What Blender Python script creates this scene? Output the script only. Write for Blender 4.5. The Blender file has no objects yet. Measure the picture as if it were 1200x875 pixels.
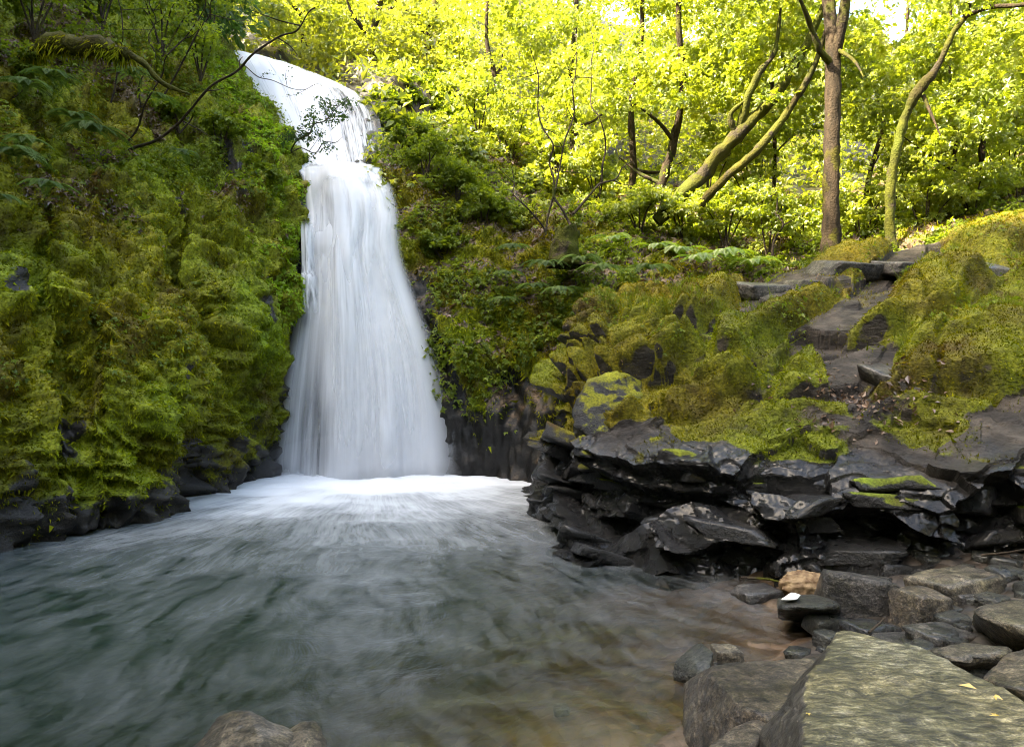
import bpy, bmesh, math, random
import numpy as np
from mathutils import Vector, Matrix

# ------------------------------------------------------------------ camera, sky, sun, exposure
scene = bpy.context.scene
C = scene.collection
CAM_H, FPX = 2.0, 800.0           # camera height (m), focal length in photo pixels (1200 wide)
cam_d = bpy.data.cameras.new('camera'); cam = bpy.data.objects.new('camera', cam_d); C.objects.link(cam)
cam.location = (0, 0, CAM_H); cam.rotation_euler = (math.radians(90), 0, 0)
cam_d.sensor_width = 36; cam_d.lens = 24; cam_d.clip_start = .05; cam_d.clip_end = 2000
scene.camera = cam
SUN_EL, SUN_BACK = 48.0, -20.0     # elevation; degrees the sun stands behind the pure-left direction
el, ab = math.radians(SUN_EL), math.radians(SUN_BACK)
SUN = np.array([-math.cos(el)*math.cos(ab), math.cos(el)*math.sin(ab), math.sin(el)])
world = bpy.data.worlds.new('World'); scene.world = world; world.use_nodes = True
wn = world.node_tree; wn.nodes.clear()
sky = wn.nodes.new('ShaderNodeTexSky'); sky.sky_type = 'NISHITA'; sky.sun_disc = False
sky.sun_elevation = el; sky.sun_rotation = math.atan2(SUN[0], SUN[1])
sky.air_density = 1.0; sky.dust_density = 5.0; sky.ozone_density = 1.0
bg = wn.nodes.new('ShaderNodeBackground'); bg.inputs['Strength'].default_value = .15
wo = wn.nodes.new('ShaderNodeOutputWorld')
wn.links.new(sky.outputs[0], bg.inputs[0]); wn.links.new(bg.outputs[0], wo.inputs[0])
sd = bpy.data.lights.new('sun', 'SUN'); sd.energy = 5.0; sd.angle = math.radians(.53); sd.color = (1, .90, .72)
so = bpy.data.objects.new('sun', sd); C.objects.link(so); so.location = (-20, 10, 40)
so.rotation_euler = Vector(-SUN).to_track_quat('-Z', 'Y').to_euler()
scene.view_settings.view_transform = 'Standard'; scene.view_settings.look = 'None'
scene.view_settings.gamma = 1; scene.view_settings.use_curve_mapping = False
scene.view_settings.exposure = 3.3
scene.view_settings.use_white_balance = True; scene.view_settings.white_balance_temperature = 7300; scene.view_settings.white_balance_tint = 6
scene.render.engine = 'CYCLES'
cy = scene.cycles
cy.max_bounces = 6; cy.diffuse_bounces = 3; cy.glossy_bounces = 2; cy.transmission_bounces = 4
cy.transparent_max_bounces = 16; cy.caustics_reflective = False; cy.caustics_refractive = False
cy.filter_width = 1.0; cy.sample_clamp_indirect = 4; cy.use_denoising = True

rng = np.random.default_rng(7)
random.seed(7)

# ------------------------------------------------------------------ helpers: points, noise, meshes
def P(x, y, Y): return np.array([(x-600)/FPX*Y, Y, CAM_H+(437-y)/FPX*Y])
def W(X, Y, Z): return np.array([X, Y, Z], float)
def PX(p):
    p = np.atleast_2d(p); return 600+FPX*p[:, 0]/p[:, 1], 437-FPX*(p[:, 2]-CAM_H)/p[:, 1]
def nrm(v): return v/np.maximum(np.linalg.norm(v, axis=-1, keepdims=True), 1e-9)

_perm = np.random.default_rng(3).permutation(256)
_grad = nrm(np.random.default_rng(4).normal(size=(256, 3)))
def perlin(p):
    i = np.floor(p).astype(int); f = p-i; u = f*f*f*(f*(f*6-15)+10); out = np.zeros(len(p))
    for dx in (0, 1):
        wx = u[:, 0] if dx else 1-u[:, 0]; a = _perm[(i[:, 0]+dx) & 255]
        for dy in (0, 1):
            wy = u[:, 1] if dy else 1-u[:, 1]; b = _perm[(a+i[:, 1]+dy) & 255]
            for dz in (0, 1):
                wz = u[:, 2] if dz else 1-u[:, 2]; c = _perm[(b+i[:, 2]+dz) & 255]
                out += wx*wy*wz*np.einsum('ij,ij->i', _grad[c], f-np.array([dx, dy, dz]))
    return out*1.6
def fbm(p, freq=1., octs=4, seed=0, gain=.5):
    o = np.zeros(len(p)); a = 1.
    for k in range(octs):
        o += a*perlin(p*freq*2.03**k+np.array([17.3, 5.1, 9.7])*(seed+1)+k*3.71); a *= gain
    return o
def ridged(p, freq=1., octs=3, seed=0):
    o = np.zeros(len(p)); a = 1.
    for k in range(octs):
        o += a*(1-2*np.abs(perlin(p*freq*2.1**k+np.array([7.3, 15.1, 2.7])*(seed+1)))); a *= .5
    return o
def sstep(a, b, x):
    t = np.clip((x-a)/(b-a), 0, 1); return t*t*(3-2*t)

def mesh(name, V, F, attrs=None, smooth=True):
    V = np.asarray(V, np.float32); F = np.asarray(F, np.int32)
    m = bpy.data.meshes.new(name); k = F.shape[1]
    m.vertices.add(len(V)); m.vertices.foreach_set('co', V.ravel())
    m.loops.add(F.size); m.loops.foreach_set('vertex_index', F.ravel())
    m.polygons.add(len(F)); m.polygons.foreach_set('loop_start', np.arange(0, F.size, k, dtype=np.int32))
    m.polygons.foreach_set('use_smooth', np.full(len(F), bool(smooth)))
    for n, a in (attrs or {}).items():
        at = m.attributes.new(n, 'FLOAT', 'POINT'); at.data.foreach_set('value', np.asarray(a, np.float32))
    m.update(calc_edges=True); return m
def tag(o, label=None, cat=None, group=None, kind=None):
    if label: o['label'] = label
    if cat: o['category'] = cat
    if group: o['group'] = group
    if kind: o['kind'] = kind
    return o
def obj(name, V, F, mat, parent=None, attrs=None, smooth=True, base=None):
    V = np.asarray(V, float)
    if parent is not None: off = np.array(parent['_w'])
    elif base is not None: off = np.asarray(base, float)
    else: off = np.zeros(3)
    o = bpy.data.objects.new(name, mesh(name, V-off, F, attrs, smooth)); C.objects.link(o)
    o.data.materials.append(mat)
    if parent is not None: o.parent = parent; o['_w'] = list(off)
    else: o.location = off; o['_w'] = list(off)
    return o
def thing(name, label, cat, loc, group=None):
    o = bpy.data.objects.new(name, None); C.objects.link(o); o.empty_display_size = .2
    o.location = loc; o['_w'] = [float(c) for c in loc]
    return tag(o, label, cat, group)

def catmull(A, n):
    """interpolate control points A (k,...) to n samples"""
    A = np.asarray(A, float); k = len(A)
    t = np.linspace(0, k-1, n); i = np.clip(np.floor(t).astype(int), 0, k-2); f = t-i
    g = lambda j: A[np.clip(j, 0, k-1)]
    p0, p1, p2, p3 = g(i-1), g(i), g(i+1), g(i+2)
    f = f.reshape((-1,)+(1,)*(A.ndim-1))
    return p1+.5*f*((p2-p0)+f*((2*p0-5*p1+4*p2-p3)+f*(3*(p1-p2)+p3-p0)))
def loft(cols, nu, nv):
    G = np.array([catmull(c, nv) for c in cols]); return catmull(G, nu)       # (nu,nv,3)
def gnormals(G, flip=False):
    n = nrm(np.cross(np.gradient(G, axis=0), np.gradient(G, axis=1))); return -n if flip else n
def gfaces(nu, nv):
    i = np.arange(nu*nv).reshape(nu, nv)
    return np.stack([i[:-1, :-1], i[1:, :-1], i[1:, 1:], i[:-1, 1:]], -1).reshape(-1, 4)
def sample_grid(G, n, wt=None, N=None):
    nu, nv = G.shape[:2]
    a, b, c = G[:-1, :-1], G[1:, :-1], G[:-1, 1:]
    ar = np.linalg.norm(np.cross(b-a, c-a), axis=-1).ravel()
    if wt is not None: ar = ar*np.clip(wt[:-1, :-1].ravel(), 0, None)
    idx = rng.choice(len(ar), n, p=ar/ar.sum()); i, j = np.divmod(idx, nv-1)
    u, v = rng.random(n)[:, None], rng.random(n)[:, None]
    bil = lambda A: (A[i, j]*(1-u)*(1-v)+A[i+1, j]*u*(1-v)+A[i, j+1]*(1-u)*v+A[i+1, j+1]*u*v)
    return bil(G), nrm(bil(N if N is not None else gnormals(G)))

def cells(u, v, du, dv, u0, u1, v0, v1, seed, jit=.42):
    """nearest jittered cell in a brick-like layout: returns cell id and its centre"""
    r = np.random.default_rng(seed); nu_, nv_ = int((u1-u0)/du)+2, int((v1-v0)/dv)+2
    iu, iv = np.meshgrid(np.arange(nu_), np.arange(nv_), indexing='ij')
    cu2 = u0+(iu+.5*(iv % 2)+r.uniform(-jit, jit, iu.shape))*du; cv2 = v0+(iv+r.uniform(-jit, jit, iu.shape))*dv
    bu, bv = np.floor((u-u0)/du).astype(int), np.floor((v-v0)/dv+.5).astype(int)
    f1 = np.full(len(u), 1e9); f2 = f1.copy(); out = np.zeros(len(u), int)
    for b in (-2, -1, 0, 1, 2):
        for a in (-2, -1, 0, 1, 2):
            ku, kv = np.clip(bu+a, 0, nu_-1), np.clip(bv+b, 0, nv_-1)
            D = ((u-cu2[ku, kv])/du)**2+((v-cv2[ku, kv])/dv)**2; k = ku*nv_+kv; new = (D < f1-1e-12)
            f2 = np.where(new, f1, np.where((D < f2) & (k != out), D, f2)); out = np.where(new, k, out); f1 = np.where(new, D, f1)
    return out, cu2.ravel(), cv2.ravel(), r, np.sqrt(f2)-np.sqrt(f1)
def fracture(u, v, du, dv, amp, tz, ts, seed, rg):
    i, cu, cv, r, _ = cells(u, v, du, dv, *rg, seed); n = len(cu)
    off = r.normal(0, amp, n)-(r.random(n) < .12)*amp*1.6; a = r.uniform(*tz, n); b = r.normal(0, ts, n)
    return off[i]+(cv[i]-v)*a[i]+(u-cu[i])*b[i]
def kites(p, d, n, L, Wd, fold=.18, droop=.15):
    """rhombic leaves folded on the midrib: p base, d axis, n face normal"""
    N = len(p); d = nrm(d); s = nrm(np.cross(n, d)); n2 = np.cross(d, s)
    L = np.broadcast_to(L, N)[:, None]; Wd = np.broadcast_to(Wd, N)[:, None]
    mid = p+d*L*.45
    V = np.stack([p, mid+s*Wd*.5+n2*Wd*fold, p+d*L-n2*L*droop, mid-s*Wd*.5+n2*Wd*fold], 1).reshape(-1, 3)
    return V, np.arange(4*N).reshape(N, 4)
def lobed(p, d, n, L, lobes, wr=.55, **k):
    Vs, Fs, o, d = [], [], 0, nrm(d); s = nrm(np.cross(n, d)); nn_ = np.cross(d, s); idx = []
    for a, sc in lobes:
        a = math.radians(a); dd = d*math.cos(a)+s*math.sin(a)
        V, F = kites(p, dd, nn_, L*sc, L*sc*wr, **k); Vs.append(V); Fs.append(F+o); o += len(V); idx.append(np.repeat(np.arange(len(p)), 4))
    return np.concatenate(Vs), np.concatenate(Fs), np.concatenate(idx)
LOB5 = ((0, 1), (48, .85), (-48, .85), (105, .55), (-105, .55))
LOB3 = ((0, 1), (55, .8), (-55, .8))
LOB1 = ((0, 1),)
def blades(p, d, L, Wd):
    N = len(p); d = nrm(d); s = nrm(np.cross(d, rng.normal(size=(N, 3))))
    L = np.broadcast_to(L, N)[:, None]; Wd = np.broadcast_to(Wd, N)[:, None]
    V = np.stack([p-s*Wd*.5, p+s*Wd*.5, p+d*L], 1).reshape(-1, 3)
    return V, np.arange(3*N).reshape(N, 3)
def tube(pts, rad, seg=8, n=None, rough=0., freq=4., seed=0, tip=1.):
    pts = np.asarray(pts, float); n = n or max(6, len(pts)*5)
    c = catmull(pts, n); r = catmull(np.asarray(rad, float)[:, None], n)[:, 0]
    t = nrm(np.gradient(c, axis=0)); ref = np.array([0, 0, 1.]) if abs(t[0][2]) < .8 else np.array([0, 1., 0])
    a = np.zeros_like(c); a[0] = nrm(np.cross(t[0], ref))
    for i in range(1, n): a[i] = nrm(a[i-1]-t[i]*np.dot(a[i-1], t[i]))
    b = np.cross(t, a); th = np.linspace(0, 2*np.pi, seg, endpoint=False)
    ring = a[:, None]*np.cos(th)[None, :, None]+b[:, None]*np.sin(th)[None, :, None]
    V = c[:, None]+ring*r[:, None, None]
    if rough:
        q = V.reshape(-1, 3); V = V+ring*(fbm(q, freq, 3, seed).reshape(n, seg, 1)*rough*r[:, None, None])
    i = np.arange(n*seg).reshape(n, seg); j = np.roll(i, -1, 1)
    F = np.stack([i[:-1], j[:-1], j[1:], i[1:]], -1).reshape(-1, 4)
    V = np.concatenate([V.reshape(-1, 3), c[-1:]+t[-1:]*r[-1]*tip, c[:1]]); k = n*seg
    cap = np.stack([i[-1], j[-1], np.full(seg, k), np.full(seg, k)], -1)
    F = np.concatenate([F, cap]); return V, F
def join(parts):
    Vs, Fs, o = [], [], 0
    for V, F in parts: Vs.append(V); Fs.append(F+o); o += len(V)
    return np.concatenate(Vs), np.concatenate(Fs)
def quads_ok(F):           # tube caps repeat a vertex: turn quads with repeats into valid ones by splitting
    return F

# ------------------------------------------------------------------ materials
def lin(h): return tuple(((int(h[i:i+2], 16)/255)**2.2) for i in (0, 2, 4))
class M:
    def __init__(s, name):
        s.m = bpy.data.materials.new(name); s.m.use_nodes = True; s.nt = s.m.node_tree; s.nt.nodes.clear()
        s.out = s.nt.nodes.new('ShaderNodeOutputMaterial'); s._pos = None
    def n(s, t, ins=None, **pr):
        nd = s.nt.nodes.new('ShaderNode'+t)
        for k, v in pr.items(): setattr(nd, k, v)
        for k, v in (ins or {}).items(): s.set(nd.inputs[k], v)
        return nd
    def set(s, sock, v):
        if isinstance(v, bpy.types.NodeSocket): s.nt.links.new(v, sock)
        elif isinstance(v, bpy.types.Node): s.nt.links.new(v.outputs[0], sock)
        else:
            if sock.type == 'RGBA' and len(v) == 3: v = (*v, 1)
            sock.default_value = v
    def pos(s):
        if s._pos is None: s._pos = s.n('NewGeometry').outputs['Position']
        return s._pos
    def at(s, name): return s.n('Attribute', attribute_name=name).outputs['Fac']
    def noise(s, scale, detail=4, rough=.55, stretch=None, vec=None, dist=0.):
        v = vec if vec is not None else s.pos()
        if stretch: v = s.n('Mapping', {'Vector': v, 'Scale': stretch}).outputs[0]
        return s.n('TexNoise', {'Vector': v, 'Scale': scale, 'Detail': detail, 'Roughness': rough, 'Distortion': dist}).outputs['Fac']
    def voro(s, scale, feature='F1', vec=None): 
        return s.n('TexVoronoi', {'Vector': vec if vec is not None else s.pos(), 'Scale': scale}, feature=feature)
    def ramp(s, f, stops, interp='LINEAR'):
        r = s.n('ValToRGB', {'Fac': f}); cr = r.color_ramp; cr.interpolation = interp
        while len(cr.elements) < len(stops): cr.elements.new(.5)
        for e, (p, c) in zip(cr.elements, stops):
            e.position = p; e.color = (*c, 1) if not isinstance(c, (int, float)) else (c, c, c, 1)
        return r.outputs[0]
    def math(s, op, a, b=0., c=0., clamp=False):
        return s.n('Math', {0: a, 1: b, 2: c}, operation=op, use_clamp=clamp).outputs[0]
    def mixc(s, f, a, b, mode='MIX'):
        nd = s.n('Mix', data_type='RGBA', blend_type=mode); s.set(nd.inputs[0], f); s.set(nd.inputs[6], a); s.set(nd.inputs[7], b); return nd.outputs[2]
    def bump(s, h, strength=.5, dist=.02, normal=None):
        i = {'Height': h, 'Strength': strength, 'Distance': dist}
        if normal is not None: i['Normal'] = normal
        return s.n('Bump', i).outputs[0]
    def bsdf(s, **k):
        names = {'color': 'Base Color', 'rough': 'Roughness', 'normal': 'Normal', 'spec': 'Specular IOR Level', 'coat': 'Coat Weight', 'coat_rough': 'Coat Roughness'}
        return s.n('BsdfPrincipled', {names[a]: b for a, b in k.items()}).outputs[0]
    def done(s, sh): s.nt.links.new(sh, s.out.inputs[0]); return s.m

def leaf_mat(name, cols, trans, tr=.5, gloss=.05, rough=.45):
    """thin leaves: diffuse + translucent, colour varied per leaf by the rnd attribute"""
    m = M(name); f = m.math('ADD', m.math('MULTIPLY', m.at('rnd'), .65), m.math('MULTIPLY', m.noise(.7, 2), .35))
    k = len(cols); col = m.ramp(f, [(.15+.7*i/(k-1), c) for i, c in enumerate(cols)])
    tcol = m.mixc(1., col, trans, 'MULTIPLY')
    d = m.n('BsdfDiffuse', {'Color': col}); t = m.n('BsdfTranslucent', {'Color': tcol})
    mx = m.n('MixShader', {0: tr, 1: d.outputs[0], 2: t.outputs[0]})
    g = m.n('BsdfGlossy', {'Color': (1, 1, 1), 'Roughness': rough})
    return m.done(m.n('MixShader', {0: gloss, 1: mx.outputs[0], 2: g.outputs[0]}).outputs[0])

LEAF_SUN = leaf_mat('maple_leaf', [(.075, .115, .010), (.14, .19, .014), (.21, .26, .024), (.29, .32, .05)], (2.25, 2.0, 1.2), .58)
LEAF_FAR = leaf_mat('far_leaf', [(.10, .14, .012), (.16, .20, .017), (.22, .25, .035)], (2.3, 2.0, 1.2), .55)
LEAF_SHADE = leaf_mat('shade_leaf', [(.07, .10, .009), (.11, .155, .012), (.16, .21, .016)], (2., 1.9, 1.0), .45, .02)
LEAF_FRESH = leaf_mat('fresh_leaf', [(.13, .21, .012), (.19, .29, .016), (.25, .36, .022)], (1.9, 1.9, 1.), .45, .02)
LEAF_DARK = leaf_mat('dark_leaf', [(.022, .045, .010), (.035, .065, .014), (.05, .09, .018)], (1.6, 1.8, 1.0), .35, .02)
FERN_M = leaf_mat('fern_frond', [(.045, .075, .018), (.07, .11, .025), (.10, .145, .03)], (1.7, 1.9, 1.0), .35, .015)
FERN_LIT = leaf_mat('lit_fern_frond', [(.10, .17, .02), (.15, .23, .02), (.20, .26, .03)], (2., 2., 1.), .5)  # lit copy of the fern tones, sunlight put into the colour
GRASS_M = leaf_mat('grass_blade', [(.07, .09, .008), (.11, .14, .010), (.16, .18, .015)], (1.8, 1.9, 1.), .4, .02)
def moss_color(m, pos_off=0.):
    a = m.noise(.9, 3, .6); b = m.noise(5.5, 3, .6)
    f = m.math('ADD', m.math('MULTIPLY', a, .62), m.math('MULTIPLY', b, .38))
    c = m.ramp(f, [(.30, (.075, .050, .012)), (.40, (.11, .11, .009)), (.49, (.19, .205, .012)), (.58, (.275, .28, .016)), (.72, (.36, .33, .025))])
    return m.mixc(1., c, m.ramp(m.noise(.45, 3, .6), [(.34, (1.12, .92, .8)), (.48, (1, 1.02, 1)), (.64, (.74, 1., .8))]), 'MULTIPLY')
def moss_blade_mat(tone=(1, 1, 1), name='moss_blade'):
    m = M(name); c = m.mixc(1., moss_color(m), tone, 'MULTIPLY'); v = m.ramp(m.at('rnd'), [(0, (.45, .5, .5)), (.6, (1, 1, 1)), (1, (1.5, 1.4, 1.2))])
    c = m.mixc(1., c, v, 'MULTIPLY')
    d = m.n('BsdfDiffuse', {'Color': c}); t = m.n('BsdfTranslucent', {'Color': c})
    return m.done(m.n('MixShader', {0: .3, 1: d.outputs[0], 2: t.outputs[0]}).outputs[0])
MOSS_B = moss_blade_mat()
MOSS_DRY = moss_blade_mat((.86, .73, .75), 'dry_moss_blade')
def terrain_mat(name, rockc, soil=False):
    """rock with moss where the moss attribute says it grows, soil where soil attribute"""
    m = M(name)
    rk = m.ramp(m.noise(2.2, 6, .65), [(.3, rockc[0]), (.55, rockc[1]), (.75, rockc[2])])
    ms = m.mixc(1., moss_color(m), m.ramp(m.noise(28, 3), [(.3, (.35, .35, .35)), (.7, (1.1, 1.1, 1.1))]), 'MULTIPLY')
    f = m.math('SMOOTH_MIN', m.math('MULTIPLY', m.math('ADD', m.math('SUBTRACT', m.at('moss'), .5), m.math('MULTIPLY', m.math('SUBTRACT', m.noise(7, 4), .5), .9)), 5.), 1., .1)
    f = m.math('ADD', f, .5, clamp=True)
    lit = m.ramp(m.voro(22).outputs['Color'], [(.2, (.05, .03, .016)), (.5, (.10, .065, .035)), (.8, (.17, .12, .075))])
    c = m.mixc(f, rk, ms)
    sf = m.math('MULTIPLY', m.at('soil'), m.ramp(m.noise(6, 3), [(.35, 0), (.5, 1)]))
    c = m.mixc(sf, c, lit)
    h = m.math('ADD', m.math('MULTIPLY', m.noise(35, 5, .7), .5), m.math('MULTIPLY', m.noise(9, 4), .8))
    b = m.bump(h, .9, .035)
    rg = m.math('ADD', .38, m.math('MULTIPLY', f, .5))
    rg = m.math('MAXIMUM', rg, m.math('MULTIPLY', sf, .9))
    return m.done(m.bsdf(color=c, rough=rg, normal=b, spec=.35))
CLIFF_M = terrain_mat('mossy_cliff_rock', ((.010, .009, .008), (.022, .019, .017), (.045, .038, .032)))
BANK_M = terrain_mat('forest_floor', ((.003, .003, .0025), (.008, .007, .006), (.02, .017, .013)))
def wet_rock(name, c0, c1, c2, rough=(.18, .5), bumpd=.02, sc=3., stria=None, coat=0.):
    m = M(name); v = None
    n1 = m.noise(sc, 6, .62, stretch=stria); n2 = m.noise(sc*9, 4, .6, stretch=stria)
    f = m.math('ADD', m.math('MULTIPLY', n1, .65), m.math('MULTIPLY', n2, .35))
    c = m.ramp(f, [(.39, c0), (.5, c1), (.61, c2)])
    c = m.mixc(m.ramp(m.noise(sc*22, 3, .7), [(.55, 0.), (.72, .55)]), c, m.mixc(1., c, (2.2, 2.1, 1.9), 'MULTIPLY'))
    c = m.mixc(1., c, m.ramp(m.math('ADD', m.math('MULTIPLY', m.noise(sc*28, 3, .7), .5), m.math('MULTIPLY', m.noise(sc*4.5, 7, .72), .5)), [(.41, (.30, .30, .30)), (.5, (1, 1, 1)), (.59, (2.1, 2.05, 1.9))]), 'MULTIPLY')
    c = m.mixc(m.ramp(m.noise(sc*.9, 4, .7), [(.50, 0.), (.62, .55)]), c, m.mixc(1., c, (.62, .66, .42), 'MULTIPLY'))
    r = m.ramp(m.noise(sc*1.7, 3), [(.35, rough[0]), (.65, rough[1])])
    h = m.math('ADD', m.math('MULTIPLY', n2, .8), m.math('ADD', m.math('MULTIPLY', m.noise(sc*3.3, 8, .70), 1.6), m.math('MULTIPLY', m.noise(sc*26, 3, .7), .35)))
    return m.done(m.bsdf(color=c, rough=r, normal=m.bump(h, 1., bumpd*1.8), spec=.5, coat=m.ramp(m.noise(sc*.8, 3), [(.38, coat*.25), (.6, coat)]), coat_rough=.16))
ROCK_WET = wet_rock('wet_basalt', (.0015, .0015, .0017), (.004, .0037, .0037), (.014, .0125, .011), (.22, .42), coat=.4)
def mossy_rock():
    m = M('mossy_basalt'); c = m.ramp(m.noise(3, 6, .62), [(.34, (.003, .003, .0035)), (.5, (.008, .0075, .0075)), (.66, (.018, .016, .014))])
    nz = m.n('SeparateXYZ', {0: m.n('NewGeometry').outputs['Normal']}).outputs[2]
    f = m.ramp(m.math('ADD', nz, m.math('MULTIPLY', m.math('SUBTRACT', m.noise(4.5, 5, .65), .5), 1.7)), [(.50, 0.), (.68, 1.)])
    ms = m.mixc(1., moss_color(m), m.ramp(m.noise(40, 3), [(.3, (.4, .4, .4)), (.7, (1.1, 1.1, 1.1))]), 'MULTIPLY')
    h = m.math('ADD', m.math('MULTIPLY', m.noise(45, 4, .7), .7), m.noise(9, 6, .65))
    return m.done(m.bsdf(color=m.mixc(f, c, ms), rough=m.math('ADD', .4, m.math('MULTIPLY', f, .5)), normal=m.bump(h, 1., .03), spec=.4))
ROCK_MOSSY = mossy_rock()
ROCK_GREY = wet_rock('grey_basalt', (.020, .018, .017), (.045, .041, .037), (.085, .077, .07), (.35, .65), coat=.45)
ROCK_TAN = wet_rock('tan_stone', (.04, .034, .024), (.085, .072, .052), (.15, .128, .095), (.3, .6), coat=.45)
ROCK_BROWN = wet_rock('brown_stone', (.026, .020, .013), (.062, .049, .034), (.12, .098, .07), (.3, .6), coat=.4)
ROCK_DARK = wet_rock('dark_stone', (.010, .011, .009), (.022, .022, .018), (.04, .04, .03), (.25, .5), coat=.5)
def slab_mat():
    m = M('striated_slab')
    v = m.n('Mapping', {'Vector': m.pos(), 'Rotation': (0, 0, math.radians(-32)), 'Scale': (13, 32, 20)}).outputs[0]
    s1 = m.noise(1., 6, .7, vec=v); s2 = m.noise(2.6, 6, .6); s3 = m.noise(30, 3, .6)
    f = m.math('ADD', m.math('MULTIPLY', s1, .6), m.math('MULTIPLY', s2, .4))
    c = m.ramp(f, [(.40, (.018, .016, .008)), (.47, (.056, .051, .024)), (.53, (.11, .10, .055)), (.62, (.27, .25, .18))])
    c = m.mixc(m.ramp(m.noise(1.3, 3), [(.45, 0.), (.65, .7)]), c, m.mixc(1., c, (1.1, .98, .7), 'MULTIPLY'))
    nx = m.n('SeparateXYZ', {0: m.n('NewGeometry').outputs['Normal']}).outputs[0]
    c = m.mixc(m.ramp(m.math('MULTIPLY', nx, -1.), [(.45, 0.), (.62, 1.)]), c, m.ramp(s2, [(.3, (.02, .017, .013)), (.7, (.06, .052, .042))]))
    g1 = m.noise(110, 3, .7); g2 = m.noise(14, 6, .7)
    c = m.mixc(1., c, m.ramp(m.math('ADD', m.math('MULTIPLY', g1, .5), m.math('MULTIPLY', g2, .5)), [(.41, (.35, .35, .35)), (.5, (1, 1, 1)), (.59, (1.9, 1.9, 1.8))]), 'MULTIPLY')
    h = m.math('ADD', m.math('MULTIPLY', s1, 1.4), m.math('MULTIPLY', s3, .7))
    return m.done(m.bsdf(color=c, rough=m.ramp(s2, [(.3, .3), (.7, .55)]), normal=m.bump(h, .8, .02), spec=.5))
ROCK_SLAB = slab_mat()
def bark_mat(name, c0, c1, moss=.5):
    m = M(name); n1 = m.noise(9, 5, .6, stretch=(1, 1, .25)); bc = m.ramp(n1, [(.35, c0), (.65, c1)])
    f = m.ramp(m.noise(2.3, 4, .6), [(.62-moss*.4, 0.), (.70-moss*.4, 1.)])
    c = m.mixc(f, bc, m.mixc(1., moss_color(m), (.24, .22, .3), 'MULTIPLY'))
    return m.done(m.bsdf(color=c, rough=.85, normal=m.bump(m.math('ADD', n1, m.noise(30, 3)), 1., .03), spec=.2))
BARK = bark_mat('bark', (.012, .008, .004), (.042, .028, .016), .16)
BARK_MOSS = bark_mat('mossy_bark', (.016, .012, .007), (.045, .035, .02), .62)
TWIG = bark_mat('twig_bark', (.018, .013, .009), (.06, .045, .03), .15)
LITTER = leaf_mat('dead_leaf', [(.05, .028, .016), (.12, .07, .04), (.20, .13, .085)], (1, .8, .6), .15, .06)
YELLOW = leaf_mat('yellow_leaf', [(.45, .32, .06), (.6, .45, .10)], (1, .9, .5), .25)

# ------------------------------------------------------------------ left cliff and hill
cl = [
 [W(-9, -14, -1), W(-9.5, -14, 1.5), W(-10, -14, 3.5), W(-10.5, -14, 6), W(-11, -14, 9), W(-12, -14, 12), W(-13, -14, 17), W(-15, -14, 26), W(-17, -14, 37)],  # unseen ridge beside and behind camera, raised to shade pool and outcrop
 [W(-6.5, -4, -1), W(-7, -4, 1.2), W(-7.5, -4, 3), W(-8, -4, 5.2), W(-8.6, -4, 7.5), W(-9.6, -4, 10.5), W(-11, -4, 15.5), W(-13.5, -4, 25), W(-16.5, -4, 37)],
 [W(-5.2, 4.2, -.9), W(-5.7, 4.4, 1), W(-6.2, 4.7, 2.5), W(-6.8, 5.2, 4.2), W(-7.6, 5.8, 6), W(-8.8, 6.5, 8.5), W(-10.5, 7, 12.5), W(-13.5, 6.5, 21), W(-17, 5.5, 30.5)],
 [P(0, 660, 7.9), P(0, 560, 7.9), P(0, 460, 8.2), P(0, 360, 8.7), P(0, 260, 9.5), P(0, 160, 10.6), P(-20, 40, 12.2), W(-12, 13.5, 14), W(-17.5, 15, 24)],
 [P(85, 645, 8.75), P(92, 550, 8.8), P(98, 460, 9.0), P(97, 370, 9.5), P(90, 280, 10.4), P(90, 190, 11.5), P(80, 70, 13), W(-11.4, 15, 14), W(-17, 17, 24)],
 [P(150, 630, 9.5), P(172, 545, 9.5), P(204, 470, 9.55), P(203, 390, 9.9), P(172, 310, 10.8), P(160, 230, 11.9), P(150, 110, 13.6), W(-10.8, 16.5, 14), W(-16.5, 19, 24)],
 [P(190, 610, 10.9), P(212, 530, 11.3), P(222, 470, 11.7), P(220, 400, 11.8), P(205, 320, 11.9), P(195, 245, 12.5), P(190, 130, 14.2), W(-10.4, 17.5, 14), W(-16, 20, 24)],
 [P(232, 600, 11.4), P(240, 510, 11.5), P(255, 440, 11.6), P(262, 370, 11.7), P(250, 300, 12.3), P(245, 230, 13.1), P(230, 120, 15), W(-10, 18.5, 13.5), W(-15.5, 21, 23)],
 [P(270, 600, 12.2), P(278, 500, 12.3), P(288, 420, 12.5), P(295, 340, 12.8), P(295, 270, 13.2), P(278, 200, 14.2), P(238, 100, 16.5), W(-10, 20, 12.4), W(-15, 22, 20)],
 [P(302, 590, 13), P(308, 480, 13.05), P(320, 400, 13.3), P(335, 320, 13.8), P(344, 262, 14.3), P(328, 205, 15.2), P(286, 130, 17), P(254, 70, 19.2), W(-13, 24, 16)],
 [P(325, 590, 14.2), P(335, 480, 14.5), P(342, 400, 14.9), P(352, 320, 15.4), P(358, 262, 16), P(345, 205, 17), P(305, 130, 18.8), P(266, 66, 21.5), W(-12.5, 27, 15)],
]
for c_ in cl: c_[0] = c_[0]-np.array([0, 0, 1.1])
NU, NV = 360, 330
G = loft(cl, NU, NV)
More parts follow.
